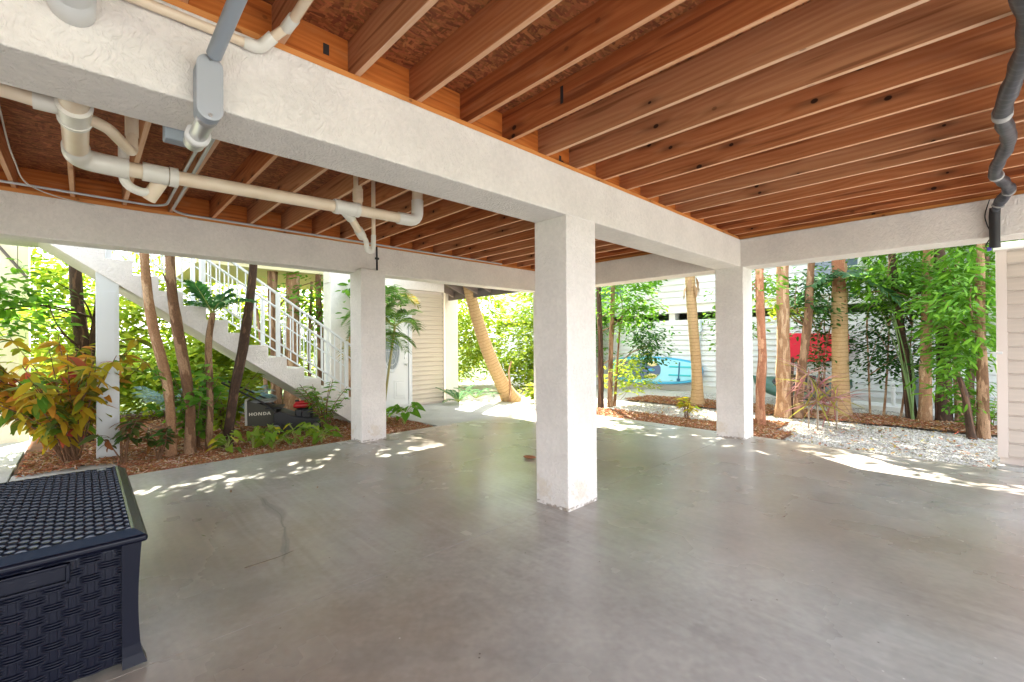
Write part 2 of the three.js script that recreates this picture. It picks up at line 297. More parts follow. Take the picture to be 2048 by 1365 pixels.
const beds = [[0.32, 4.55, -7.6, -6.76, 0.022, 8200, 0.03], [-0.55, 4.5, -9.2, -7.6, 0.032, 9000, 0.05], [0, 4.5, -12.5, -9.2, 0.032, 3200, 0.05], [7.54, 8.4, -6.9, -2.15, 0.04, 7200, 0.03], [8.3, 9.2, -3.4, -2.4, 0.04, 1300, 0.03], [10.1, 11.4, -6.4, 1.2, 0.05, 7000, 0.05]];
for (const [k, lab] of [[0, 'brown wood mulch chips along the edge of the slab by the stairs'], [1, 'brown wood mulch under the coloured shrub and the tree trunks'], [2, 'brown mulch in the shade behind the staircase'], [3, 'brown mulch strip beside the slab under the far openings'], [4, 'mulch heap round the reddish trunk beside the right column'], [5, 'dark mulch line along the gravel below the palms']]) {
  const [x0, x1, z0, z1, y, n, b] = beds[k];
  scatter('mulch_chips', lab, 'mulch', n, chipGeo, chipMat, o => { const x = rr(x0, x1), z = rr(z0, z1); o.position.set(x, groundAt(x, z, G0 + y, b) + rr(0.0, 0.02), z); o.rotation.set(rr(-0.4, 0.4), rnd() * 6.28, rr(-0.4, 0.4)); const s = rr(0.7, 1.5); o.scale.set(0.055 * s, rr(0.004, 0.009), rr(0.009, 0.02)); }, chipTint);
}
const stoneGeo = new THREE.IcosahedronGeometry(1, 0);
scatter('gravel_stones', 'small pale limestone gravel covering the side yard', 'gravel', 42000, stoneGeo, chipMat, o => { const t = rnd() ** 1.5, x = lerp(7.53, 13.2, t), z = rr(-6, 1.6); o.position.set(x, groundAt(x, z, G0 + 0.01, 0.04) + 0.004, z); o.rotation.set(rnd() * 6, rnd() * 6, rnd() * 6); const s = rr(0.007, 0.017); o.scale.set(s * rr(0.8, 1.3), s * 0.75, s); }, () => { const k = rr(0.30, 0.62); return C(k, k * rr(0.93, 0.98), k * rr(0.84, 0.93)); });

// ------------------------------------------------------------------ the house on columns
const house = thing('elevated_house', 'raised house on white stucco columns and beams with open timber joists overhead', 'house');
const YB = 2.59, YT = 3.0, YP = 3.045, JH = 0.235, YS = YP + JH;
const st = g => planarUV(g);
function columnPart(x0, x1, z0, z1, y1) { return part('column', st(rspan(x0, x1, -0.05, y1, z0, z1, 0.012, 2)), columnMat, house); }
columnPart(3.04, 3.468, -2.868, -2.484, YB + 0.02);
columnPart(7.115, 7.496, -2.852, -2.44, YB + 0.012);
columnPart(2.99, 3.39, -6.76, -6.38, YB + 0.012);
columnPart(7.12, 7.496, -6.77, -6.39, YB + 0.012);
columnPart(-4.4, -4.0, -2.86, -2.48, YB); columnPart(-4.4, -4.0, -6.76, -6.38, YB); columnPart(3.04, 3.44, 1.65, 2.03, YB); columnPart(-4.4, -4.0, 1.65, 2.03, YB); columnPart(7.1, 7.49, 1.65, 2.03, YB);
part('beam', st(rspan(-4.6, 7.13, YB, YT, -2.858, -2.476, 0.01, 2)), stuccoMat, house);
part('beam', st(rspan(-4.6, 7.11, YB - 0.02, YT, -6.86, -6.56, 0.01, 2)), stuccoMat, house);
part('beam', st(rspan(7.123, 7.515, YB - 0.006, YT + 0.002, -6.865, 2.05, 0.01, 2)), stuccoMat, house);
part('beam', st(rspan(-4.6, 7.11, YB, YT, 1.67, 2.02, 0.01, 2)), stuccoMat, house);
let pc = 0; const lumber = (x0, x1, y0, y1, z0, z1, axis) => {   // wide faces use the face band, narrow edges the edge-grain band with painted-in light
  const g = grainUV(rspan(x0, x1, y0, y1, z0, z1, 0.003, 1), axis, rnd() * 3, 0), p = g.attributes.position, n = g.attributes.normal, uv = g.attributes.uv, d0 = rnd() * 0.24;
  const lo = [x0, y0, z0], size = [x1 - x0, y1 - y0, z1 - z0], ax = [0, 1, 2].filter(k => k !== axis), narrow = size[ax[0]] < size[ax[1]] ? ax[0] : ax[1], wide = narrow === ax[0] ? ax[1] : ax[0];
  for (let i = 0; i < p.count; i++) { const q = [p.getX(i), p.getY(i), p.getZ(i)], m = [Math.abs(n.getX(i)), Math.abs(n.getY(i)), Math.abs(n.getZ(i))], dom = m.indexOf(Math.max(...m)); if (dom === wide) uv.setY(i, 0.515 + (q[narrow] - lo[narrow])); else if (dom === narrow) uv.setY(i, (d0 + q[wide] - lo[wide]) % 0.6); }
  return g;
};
// sill plates, rim boards
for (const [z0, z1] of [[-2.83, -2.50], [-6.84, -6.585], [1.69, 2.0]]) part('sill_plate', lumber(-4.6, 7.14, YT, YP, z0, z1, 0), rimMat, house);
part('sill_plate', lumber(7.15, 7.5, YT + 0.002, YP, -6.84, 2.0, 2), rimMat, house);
const allWood = [...woodMats, ...paleMats, paleMats[0]], JX = []; for (let k = -16; k <= 12; k++) JX.push(1.967 + 0.4135 * k);
const bays = [[-2.60, 1.9], [-6.66, -2.73]];
bays.forEach(([z0, z1], b) => {
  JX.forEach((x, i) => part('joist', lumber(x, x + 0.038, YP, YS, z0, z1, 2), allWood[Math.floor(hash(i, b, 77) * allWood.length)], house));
  // blocking between the joists over the beams
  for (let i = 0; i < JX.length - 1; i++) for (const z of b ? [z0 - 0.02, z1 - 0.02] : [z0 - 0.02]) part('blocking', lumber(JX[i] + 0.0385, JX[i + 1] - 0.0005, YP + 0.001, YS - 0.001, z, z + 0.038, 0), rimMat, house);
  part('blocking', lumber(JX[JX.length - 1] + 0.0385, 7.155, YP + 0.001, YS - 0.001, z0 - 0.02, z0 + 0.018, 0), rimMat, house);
});
part('rim_joist', lumber(7.16, 7.20, YP + 0.001, YS, -6.84, 2.0, 2), woodMats[2], house);
for (let i = 0; i < 5; i++) for (let j = 0; j < 8; j++) { const x0 = -4.6 + i * 2.44, z0 = -6.88 + j * 1.2195; part('subfloor_panel', planarUV(span(x0 + 0.0015, Math.min(x0 + 2.4385, 7.5), YS, YS + 0.018, z0 + 0.0015, Math.min(z0 + 1.218, 2.06)), j * 0.53 + i, i * 0.37), osbMat, house); }
part('fascia', st(span(7.5165, 7.60, YT + 0.004, YS + 0.35, -6.95, 2.1)), whitePaint, house);
part('fascia', st(span(-4.7, 7.515, YT + 0.004, YS + 0.35, -6.95, -6.862)), whitePaint, house);
part('upper_floor', st(span(-4.6, 7.51, YS + 0.02, YS + 0.30, -6.86, 2.1)), whitePaint, house);
const inkMat = M({ color: C(0.03, 0.022, 0.02), roughness: 0.9 });
part('ink_stamp', box(0.034, 0.062, 0.0015, 1.01, 3.17, -2.5812), inkMat, house);
part('ink_stamp', box(0.03, 0.05, 0.0015, 3.08, 3.12, -2.5812), inkMat, house);
part('ink_stamp', box(0.0015, 0.12, 0.026, 2.3792, 3.18, -1.975), inkMat, house);
// ------------------------------------------------------------------ siding enclosure at the right
function course(len, pitch, axis) {        // one lap of siding, running along x or z, face towards +z or -x
  const s = new THREE.Shape(); s.moveTo(0, 0.004); s.lineTo(0.012, 0.004); s.lineTo(0.02, 0); s.lineTo(0.031, 0.003); s.lineTo(0.032, 0.010); s.lineTo(0.017, pitch - 0.004); s.lineTo(0.012, pitch); s.lineTo(0, pitch); s.closePath();
  const g = new THREE.ExtrudeGeometry(s, { depth: len, bevelEnabled: false });   // profile in xy, length along z
  if (axis === 'z') { g.scale(-1, 1, 1); flip(g); } else { g.rotateY(-Math.PI / 2); }
  return planarUV(g);
}
function flip(g) { const p = g.attributes.position; for (let i = 0; i < p.count; i += 3) { const t = [p.getX(i), p.getY(i), p.getZ(i)]; p.setXYZ(i, p.getX(i + 1), p.getY(i + 1), p.getZ(i + 1)); p.setXYZ(i + 1, ...t); } g.computeVertexNormals(); }
{
  const t = thing('siding_enclosure', 'beige lap siding wall with pale corner trim at the right edge', 'wall', [7.64, 0, 0.13]);
  part('sheathing', span(0.0, 0.1, 0.13, 2.5, 0.01, 1.9), trimBeige, t);
  part('corner_trim', rspan(-0.03, 0.11, 0.12, 2.50, 0, 0.085, 0.004, 1), trimBeige, t);
  part('header', rspan(-0.05, 0.1, 2.5, 2.582, -0.02, 1.9, 0.004, 1), whitePaint, t);
  const g = course(1.8, 0.142, 'z');
  for (let i = 0; i < 15; i++) { const m = part('siding_course', g, sidingBeige, t); m.position.set(-0.0005, 0.14 + i * 0.157, 0.086); }
  part('footing', planarUV(span(-0.1, 0.12, -0.12, 0.035, 0.0, 1.9)), concMat, t);
  part('base_strip', span(0.06, 0.1, 0.036, 0.125, 0.02, 1.9), trimBeige, t);
  const h = part('latch', [rbox(0.02, 0.03, 0.05, -0.035, 1.32, 0.02, 0.004), rbox(0.015, 0.015, 0.07, -0.035, 1.32, -0.02, 0.004)], steel, t);
}

{
  const t = thing('added_shade_wall', 'added siding wall behind the camera blocking light from the left side', 'wall', [-4.35, 0, -6.3]);  // unseen wall added to cut the light on the left column faces
  part('wall', span(-0.1, 0, 0.0, 2.55, 0, 7.9), sidingBeige, t);
  const g = course(7.9, 0.142, 'z').clone(); g.scale(-1, 1, 1); g.computeVertexNormals();
  for (let i = 0; i < 16; i++) { const m = part('siding_course', g, sidingBeige, t); m.position.set(0.0005, 0.04 + i * 0.157, 0); }
}

// ------------------------------------------------------------------ staircase
{
  const t = thing('staircase', 'concrete outdoor staircase with white picket railings rising to the left', 'staircase', [0, 0, -8.0]);
  const NX = k => 0.48 + 0.28 * k, NY = k => 2.63 - 0.195 * k;
  const s = new THREE.Shape(); const K0 = -4, K1 = 12;
  s.moveTo(-3.2, NY(K0)); s.lineTo(NX(K0), NY(K0));
  for (let k = K0; k < K1; k++) { s.lineTo(NX(k), NY(k + 1)); s.lineTo(NX(k + 1), NY(k + 1)); }
  s.lineTo(NX(K1), -0.06); s.lineTo(3.62, -0.06); const ub = x => 2.06 - 0.712 * (x - 0.67);
  s.lineTo(3.62, 0); s.lineTo(NX(K0) + 0.2, ub(NX(K0) + 0.2)); s.lineTo(-3.2, ub(NX(K0) + 0.2)); s.closePath();
  const g = new THREE.ExtrudeGeometry(s, { depth: 1.05, bevelEnabled: true, bevelSize: 0.006, bevelThickness: 0.006, bevelSegments: 1 }); g.translate(0, 0, -1.05);
  part('flight', planarUV(g), stuccoMat, t);
  part('support_post', [rspan(0.115, 0.345, -0.05, ub(0.13) + 0.03, -0.20, -0.012, 0.006, 1)], M({ color: C(0.62, 0.64, 0.64), roughness: 0.5 }), t);
  part('post_trim', [rspan(0.15, 0.31, 0.02, 2.2, -0.013, -0.006, 0.002, 1)], M({ color: C(0.62, 0.64, 0.64), roughness: 0.5 }), t);
  const slope = Math.atan2(0.195, 0.28), pick0 = new THREE.BoxGeometry(0.018, 0.80, 0.018);
  for (const [side, z] of [[0, -0.09], [1, -0.97]]) {
    const r = new THREE.Group(); r.name = 'railing'; t.add(r);
    const line = x => 2.63 - (x - 0.48) * 0.195 / 0.28;
    const rail = (y, h, w) => { const x0 = -1.3, x1 = 3.9, a = V(x0, line(x0) + y, z), b = V(x1, line(x1) + y, z), L = a.distanceTo(b); const q = rbox(L, h, w, 0, 0, 0, 0.006, 1); q.rotateZ(-slope); q.translate((a.x + b.x) / 2, (a.y + b.y) / 2, z); return q; };
    part('handrail', rail(0.98, 0.035, 0.05), railPaint, r); part('middle_rail', rail(0.74, 0.022, 0.03), railPaint, r); part('bottom_rail', rail(0.17, 0.025, 0.035), railPaint, r);
    for (let x = -1.2, i = 0; x < 3.85; x += 0.118, i++) { const p = part('picket', pick0, railPaint, r); p.position.set(x, line(x) + 0.57, z); }
    for (const x of [-0.75, 0.25, 1.3, 2.34, 3.5]) { const k = Math.ceil((x - 0.48) / 0.28); part('railing_post', rspan(x - 0.03, x + 0.03, NY(k) - 0.01, line(x) + 1.0, z - 0.028, z + 0.028, 0.004, 1), railPaint, r); }
  }
}

// ------------------------------------------------------------------ door wing, porch roof, other buildings
{
  const t = thing('door_wing', 'cream sided house wing with a white entry door and pale yellow upper storey', 'house', [0, 0, -9.4]);
  part('wall', span(4.2, 6.58, -0.1, 2.75, -0.18, -0.02), trimBeige, t);
  part('side_wall', span(6.4, 6.58, -0.1, 2.75, -4, -0.181), sidingCream, t);
  const g1 = course(0.9, 0.100, 'x'), g2 = course(0.34, 0.100, 'x'), g3 = course(1.4, 0.100, 'x');
  for (let i = 0; i < 24; i++) { const m = part('siding_course', g1, sidingCream, t); m.position.set(6.56, 0.02 + i * 0.112, -0.0195); const q = part('siding_course', i > 18 ? g3 : g2, sidingCream, t); q.position.set(i > 18 ? 5.655 : 4.56, 0.02 + i * 0.112, -0.0195); }
  part('corner_trim', rspan(6.555, 6.60, -0.06, 2.75, -0.06, 0.006, 0.004, 1), M({ color: C(0.42, 0.36, 0.31), roughness: 0.6 }), t);
  part('column', st(rspan(3.72, 4.19, -0.1, 2.9, -0.35, 0.05, 0.01)), stuccoFine, t);
  part('column', st(rspan(7.0, 7.42, -0.1, 2.9, -0.95, -0.5, 0.01)), stuccoFine, t);
  part('header_beam', st(rspan(3.7, 6.6, 2.76, 3.1, -0.3, 0.03, 0.01)), stuccoFine, t);
  const yel = M({ color: C(0.76, 0.68, 0.42), roughness: 0.7 });
  part('upper_wall', span(1.6, 6.6, 3.1, 5.2, -4.5, -1.2), yel, t);
  for (const x of [2.3, 4.2]) { const w = part('window', rspan(x, x + 0.9, 3.5, 4.7, -1.2, -1.15, 0.01), whitePaint, t); part('pane', rspan(x + 0.06, x + 0.84, 3.56, 4.64, -1.149, -1.14, 0.003, 1), M({ color: C(0.12, 0.16, 0.2), roughness: 0.1 }), w); }
  const d = part('door', rspan(4.70, 5.56, 0.03, 2.06, -0.018, 0.022, 0.005, 1), whitePaint, t);
  const fr = M({ color: C(0.7, 0.71, 0.72), roughness: 0.45 });
  part('door_frame', [rspan(4.60, 4.695, -0.04, 2.16, -0.02, 0.045, 0.004, 1), rspan(5.565, 5.655, -0.04, 2.16, -0.02, 0.045, 0.004, 1), rspan(4.695, 5.565, 2.065, 2.16, -0.02, 0.045, 0.004, 1)], fr, t);
  part('threshold', span(4.65, 5.62, -0.04, 0.028, -0.018, 0.08), steel, t);
  const ov = new THREE.Shape(); ov.absellipse(0, 0, 0.20, 0.46, 0, Math.PI * 2);
  const rim = new THREE.TorusGeometry(1, 0.09, 8, 40); rim.scale(0.20, 0.46, 0.15); rim.translate(5.13, 1.30, 0.03);
  part('oval_frame', rim, fr, d);
  const og = new THREE.ExtrudeGeometry(ov, { depth: 0.006, bevelEnabled: false, curveSegments: 32 }); og.translate(5.13, 1.30, 0.022);
  part('oval_glass', og, M({ color: C(0.30, 0.34, 0.37), roughness: 0.15, metalness: 0.3 }), d);
  const came = []; for (let k = 0; k < 8; k++) { const a = k * Math.PI / 4; came.push(rod(V(5.13, 1.3, 0.031), V(5.13 + 0.19 * Math.cos(a), 1.3 + 0.44 * Math.sin(a), 0.031), 0.004, 6)); } for (const q of [0.4, 0.7]) { const o = new THREE.TorusGeometry(1, 0.02, 6, 32); o.scale(0.2 * q, 0.46 * q, 0.2); o.translate(5.13, 1.3, 0.03); came.push(o); }
  part('leading', came, steel, d);
  for (const [x0, x1] of [[4.80, 5.08], [5.18, 5.46]]) { part('raised_panel', [rspan(x0, x1, 0.2, 0.62, 0.018, 0.032, 0.008, 2)], whitePaint, d); part('raised_panel', [rspan(x0 + 0.05, x1 - 0.05, 0.25, 0.57, 0.03, 0.04, 0.006, 2)], whitePaint, d); }
  part('handle', [rod(V(5.48, 0.98, 0.02), V(5.48, 0.98, 0.07), 0.012), new THREE.SphereGeometry(0.03, 14, 10).translate(5.48, 0.98, 0.085), cylZ(0.032, 0.012, 5.48, 0.98, 0.026)], steel, d);
  part('deadbolt', [cylZ(0.03, 0.025, 5.48, 1.13, 0.034)], steel, d);
}
function cylZ(r, h, x, y, z, seg = 18) { const g = new THREE.CylinderGeometry(r, r, h, seg); g.rotateX(Math.PI / 2); g.translate(x, y, z); return g; }
function cylX(r, h, x, y, z, seg = 18) { const g = new THREE.CylinderGeometry(r, r, h, seg); g.rotateZ(Math.PI / 2); g.translate(x, y, z); return g; }
{
  const t = thing('porch_roof', 'dark porch roof with open sloping rafters above the door wing', 'roof');
  const A = V(5.3, 3.42, 0), B = V(7.12, 2.72, 0), L = A.distanceTo(B), ang = Math.atan2(B.y - A.y, B.x - A.x);
  for (let i = 0; i < 7; i++) { const g = rbox(L, 0.14, 0.04, 0, 0, 0, 0.004, 1); g.rotateZ(ang); g.translate((A.x + B.x) / 2, (A.y + B.y) / 2 + 0.03, -7.15 - i * 0.5); part('rafter', g, M({ color: C(0.20, 0.16, 0.145), roughness: 0.7 }), t); }
  const sh = rbox(L + 0.1, 0.03, 3.3, 0, 0, 0, 0.004, 1); sh.rotateZ(ang); sh.translate((A.x + B.x) / 2 + 0.05, (A.y + B.y) / 2 + 0.125, -8.55); part('sheathing', sh, darkWood, t);
  part('eave_board', rspan(7.10, 7.16, 2.62, 2.84, -10.2, -6.9, 0.004, 1), darkWood, t);
}
{
  const t = thing('garden_wall', 'pale beige stucco building corner at the far left beside the path', 'building', [-0.64, 0, -10.4]);
  const m = M({ color: C(0.74, 0.66, 0.50), roughness: 0.8, bumpMap: rep(stuccoBump, 1, 1), bumpScale: 0.003 });
  part('wall', st(span(-4.5, 0, -0.1, 2.62, -0.3, 0)), m, t);
  const sof = rbox(1.5, 0.06, 1.2, 0, 0, 0, 0.01, 1); sof.rotateX(0.25); sof.translate(-1.6, 3.0, 0.2); 
  part('corner_board', rspan(-0.10, 0.012, -0.1, 3.6, -0.31, 0.014, 0.004, 1), M({ color: C(0.72, 0.72, 0.45), roughness: 0.6 }), t);
  part('upper_wall', st(span(-4.5, -0.11, 2.62, 3.6, -0.3, -0.01)), m, t);
  const br = rod(V(-0.32, 3.05, 0.05), V(0.0, 2.55, 0.05), 0.02, 8); part('brace', br, darkWood, t);
  part('outlet_box', rspan(0.02, 0.10, 1.17, 1.30, -0.1, 0.0, 0.006), grayPvc, t);
}
{
  const t = thing('neighbour_house', 'white sided neighbour house with a dark gap under its upper floor', 'house', [13.45, 0, 0]);
  part('lower_wall', span(0.02, 0.2, -0.1, 2.14, -15, 6), whitePaint, t);
  const g = course(21, 0.138, 'z');
  for (let i = 0; i < 13; i++) { const m = part('siding_course', g, sidingWhite, t); m.position.set(0.0195, 0.12 + i * 0.155, -15); }
  part('upper_floor', span(0.501, 6, 2.36, 2.60, -15, 6), whitePaint, t);
  part('rear_wall', span(6.001, 6.2, -0.1, 7, -15, 6), whitePaint, t);
  for (const z of [-15.2, 6.001]) part('end_wall', span(0.02, 6.2, -0.1, 7, z, z + 0.19), whitePaint, t);
  part('roof', span(-0.4, 6.4, 7.001, 7.1, -15.4, 6.4), whitePaint, t);
  for (const z of [-11, -8.0, -6.75, -3.2, 0.3, 3.5]) part('stub_post', span(0.03, 0.33, 2.14, 2.36, z - 0.1, z + 0.1), whitePaint, t);
  part('fascia_beam', span(-0.06, 0.5, 2.36, 2.62, -15, 6), whitePaint, t);
  part('ledge', span(-0.12, 0.5, 2.62, 2.66, -15, 6), whitePaint, t);
  const g2 = course(21, 0.176, 'z');
  part('upper_wall', span(0.05, 0.5, 2.66, 7, -15, 6), whitePaint, t);
  for (let i = 0; i < 16; i++) { const m = part('siding_course', g2, sidingWhite, t); m.position.set(0.0495, 2.67 + i * 0.195, -15); }
  for (const z of [-3.05, -9.5]) {
    const w = part('window', [rspan(-0.03, 0.03, 3.0, 3.08, z, z + 1.1, 0.004, 1), rspan(-0.03, 0.03, 4.0, 4.08, z, z + 1.1, 0.004, 1), rspan(-0.03, 0.03, 3.08, 4.0, z, z + 0.07, 0.004, 1), rspan(-0.03, 0.03, 3.08, 4.0, z + 1.03, z + 1.1, 0.004, 1)], whitePaint, t);
    for (const k of [0, 1]) part('pane', span(0.0, 0.015, 3.085, 3.995, z + 0.075 + k * 0.49, z + 0.535 + k * 0.49), M({ color: C(0.10, 0.15, 0.20), roughness: 0.12 }), w);
    part('mullion', span(-0.02, 0.02, 3.085, 3.995, z + 0.537, z + 0.563), whitePaint, w);
    for (let i = 1; i < 5; i++) part('glazing_bar', span(-0.012, -0.001, 3.08 + i * 0.184, 3.096 + i * 0.184, z + 0.07, z + 1.03), whitePaint, w);
  }
  part('downspout', [rspan(-0.09, 0.0, 0.1, 1.75, -5.93, -5.83, 0.01), rspan(-0.12, 0.0, 1.75, 2.1, -5.98, -5.78, 0.012)], M({ color: C(0.62, 0.70, 0.73), roughness: 0.4 }), t);
}

// ------------------------------------------------------------------ pipes and cables overhead
function collar(a, b, r, L = 0.05) { const d = b.clone().sub(a).normalize(); return rod(a.clone().addScaledVector(d, -L / 2), a.clone().addScaledVector(d, L / 2), r, 20); }
{
  const R = 0.057, t = thing('drain_pipe', 'cream waste pipe run with traps hung below the joists on the left', 'pipe');
  const y0 = 2.66, zr = -3.92;
  part('main_pipe', sweep([V(-0.03, y0 + 0.01, -2.80), V(-0.03, y0, -3.72)], R, 22), pvcMat, t);
  part('elbow', sweep(fillet([V(-0.03, y0, -3.70), V(-0.03, y0, zr), V(0.22, y0 - 0.005, zr)], 0.16), R + 0.008, 22), pvcFit, t);
  part('cross_pipe', sweep([V(0.2, y0 - 0.005, zr), V(2.32, y0 + 0.05, zr)], R - 0.008, 22), pvcMat, t);
  part('coupling', [collar(V(0.36, y0, zr), V(1, y0, zr), R + 0.005, 0.14), collar(V(0.46, y0, zr), V(1, y0, zr), R + 0.01, 0.05)], pvcFit, t);
  part('wye', [collar(V(1.70, y0 + 0.035, zr), V(2.4, y0 + 0.05, zr), R + 0.003, 0.22), collar(V(1.62, y0 + 0.033, zr), V(2.4, y0 + 0.05, zr), R + 0.008, 0.04), collar(V(1.80, y0 + 0.037, zr), V(2.4, y0 + 0.05, zr), R + 0.008, 0.04), sweep([V(1.68, y0 + 0.02, zr), V(1.80, y0 - 0.01, zr - 0.12)], R - 0.012, 18)], pvcFit, t);
  part('elbow', sweep(fillet([V(2.22, y0 + 0.045, zr), V(2.44, y0 + 0.05, zr), V(2.44, y0 + 0.26, zr)], 0.13), R + 0.002, 22), pvcFit, t);
  part('riser', sweep([V(2.44, y0 + 0.24, zr), V(2.44, YS - 0.01, zr)], R - 0.004, 20), pvcMat, t);
  // branch with trap
  part('branch', sweep([V(1.79, y0 - 0.0, zr - 0.11), V(1.99, y0 - 0.06, zr - 0.36)], 0.036, 16), pvcMat, t);
  part('branch_coupling', sweep([V(1.97, y0 - 0.055, zr - 0.33), V(2.06, y0 - 0.085, zr - 0.44)], 0.045, 16), pvcFit, t);
  part('trap', sweep(fillet([V(2.05, y0 - 0.08, zr - 0.43), V(2.15, y0 - 0.10, zr - 0.53), V(2.16, y0 - 0.20, zr - 0.55), V(2.24, y0 - 0.20, zr - 0.56), V(2.245, y0 - 0.02, zr - 0.56)], 0.05), 0.026, 16), pvcFit, t);
  part('trap_riser', sweep([V(2.245, y0 - 0.06, zr - 0.56), V(2.245, YS - 0.01, zr - 0.56)], 0.021, 14), pvcMat, t);
  part('stub_riser', [sweep([V(1.98, y0 + 0.1, zr - 0.36), V(1.98, YS - 0.01, zr - 0.36)], 0.042, 18), collar(V(1.98, y0 + 0.3, zr - 0.36), V(1.98, 4, zr - 0.36), 0.05, 0.12)], pvcMat, t);
  // trap at the left end
  part('trap', sweep(fillet([V(0.20, y0 + 0.2, -4.02), V(0.20, y0 - 0.09, -4.02), V(0.34, y0 - 0.13, -4.02), V(0.38, y0 - 0.0, -4.0)], 0.08), 0.03, 16), pvcFit, t);
  part('cleanout', [sweep([V(0.33, y0 - 0.15, -4.05), V(0.42, y0 + 0.02, -3.96)], 0.045, 18)], pvcMat, t);
  // side branches near the beam
  part('side_branch', sweep(fillet([V(-0.03, y0, -3.15), V(-0.25, y0 + 0.02, -3.15), V(-1.6, y0 + 0.06, -3.25)], 0.05), 0.034, 16), pvcMat, t);
  part('side_branch', sweep(fillet([V(-0.03, y0, -3.15), V(0.10, y0 + 0.005, -3.28), V(0.22, y0 + 0.01, -3.62), V(0.22, y0 + 0.16, -3.64)], 0.05), 0.03, 16), pvcMat, t);
  part('side_riser', sweep([V(0.22, y0 + 0.12, -3.64), V(0.22, YS - 0.01, -3.64)], 0.034, 16), pvcMat, t);
  part('tee', [collar(V(-0.03, y0, -3.15), V(-0.03, y0, -4), R + 0.008, 0.20), collar(V(-0.03, y0, -3.06), V(-0.03, y0, -4), R + 0.013, 0.03), collar(V(-0.03, y0, -3.24), V(-0.03, y0, -4), R + 0.013, 0.03), collar(V(-0.11, y0 + 0.01, -3.15), V(-1, y0, -3.15), 0.042, 0.13)], pvcFit, t);
  part('coupling', collar(V(-0.34, y0 + 0.02, -3.16), V(-1, y0 + 0.02, -3.16), 0.041, 0.07), pvcFit, t);
  
}
{
  const t = thing('vent_pipe', 'white round pipe entering the main beam at the top left corner', 'pipe');
  part('pipe', sweep([V(-0.045, 2.86, 0.6), V(-0.03, 2.815, -2.47)], 0.062, 24), whitePaint, t);
  part('collar', sweep([V(-0.03, 2.817, -2.36), V(-0.03, 2.815, -2.474)], 0.07, 24), whitePaint, t);
}
{
  const t = thing('supply_pipe', 'cream water pipe along the top of the main beam turning up to the joists', 'pipe'), r = 0.0215;
  part('beam_run', sweep([V(-1.5, 2.93, -2.44), V(0.585, 2.935, -2.44)], r, 14), pvcMat, t);
  part('elbow', sweep(fillet([V(0.56, 2.935, -2.44), V(0.63, 2.937, -2.44), V(0.675, 2.985, -2.38)], 0.04), r + 0.007, 14), pvcFit, t);
  part('joist_run', sweep(fillet([V(0.66, 2.97, -2.40), V(0.725, 3.025, -2.31), V(0.735, 3.035, -0.6)], 0.05), r, 14), pvcMat, t);
  part('coupling', sweep([V(0.716, 3.017, -2.325), V(0.727, 3.028, -2.24)], r + 0.006, 14), pvcFit, t);
}
{
  const t = thing('electrical_conduit', 'grey plastic conduit with an oval access box strapped on the main beam', 'conduit');
  part('conduit', sweep([V(0.49, 3.02, -1.35), V(0.42, 2.76, -2.33), V(0.415, 2.70, -2.40)].slice(0, 2), 0.030, 18), grayPvc, t);
  const s = new THREE.Shape(); s.absarc(0, 0.095, 0.042, 0, Math.PI); s.absarc(0, -0.095, 0.042, Math.PI, 2 * Math.PI); s.closePath();
  const g = new THREE.ExtrudeGeometry(s, { depth: 0.085, bevelEnabled: true, bevelSize: 0.006, bevelThickness: 0.006, bevelSegments: 2, curveSegments: 16 }); g.translate(0.41, 2.625, -2.46);
  const b = part('access_box', g, grayPvc, t);
  const lid = new THREE.ExtrudeGeometry(s, { depth: 0.006, bevelEnabled: true, bevelSize: 0.008, bevelThickness: 0.002, bevelSegments: 1, curveSegments: 16 }); lid.translate(0.41, 2.625, -2.366);
  part('cover', lid, M({ color: C(0.40, 0.42, 0.45), roughness: 0.45 }), b);
  for (const y of [2.75, 2.50]) part('screw', cylZ(0.008, 0.006, 0.41, y, -2.356, 10), steel, b);
  part('metal_nipple', sweep([V(0.405, 2.50, -2.42), V(0.405, 2.50, -2.62)], 0.038, 18), steel, t);
  part('coupling_ring', [sweep([V(0.405, 2.5, -2.61), V(0.405, 2.5, -2.66)], 0.052, 18)], M({ color: C(0.75, 0.74, 0.72), roughness: 0.4 }), t);
  part('connector', sweep([V(0.405, 2.5, -2.65), V(0.405, 2.5, -2.74)], 0.045, 18), steel, t);
  part('junction_box', rspan(0.30, 0.42, 2.54, 2.66, -2.95, -2.87, 0.01), grayPvc, t);
}
{
  const t = thing('wall_conduit', 'thin grey metal conduit along the joist ends above the left beam', 'conduit'), m = M({ color: C(0.50, 0.51, 0.52), roughness: 0.4, metalness: 0.4 });
  part('long_run', sweep(fillet([V(0.70, 3.02, -3.6), V(0.74, 3.03, -6.40), V(0.86, 3.03, -6.53), V(5.98, 3.032, -6.53)], 0.12), 0.0135, 12), m, t);
  part('short_run', sweep(fillet([V(-3.0, 3.028, -6.30), V(0.55, 3.028, -6.34), V(0.665, 3.026, -6.2), V(0.64, 3.02, -3.0)], 0.1), 0.0125, 12), m, t);
}
{
  const t = thing('cable_drop', 'black cable clipped down the left beam onto the rear column', 'cable');
  part('cable', sweep([V(3.33, 3.0, -6.545), V(3.335, 2.8, -6.545), V(3.335, 2.602, -6.545)], 0.014, 10), blackRubber, t);
  part('clip', rspan(3.305, 3.365, 2.80, 2.83, -6.57, -6.53, 0.004), blackRubber, t);
  part('orange_wire', sweep(curve([V(1.6, 3.035, -6.575), V(2.3, 3.03, -6.555), V(2.8, 3.015, -6.54), V(3.1, 3.02, -6.55), V(3.33, 3.0, -6.545)], 24), 0.009, 8), copperMat, t);
}
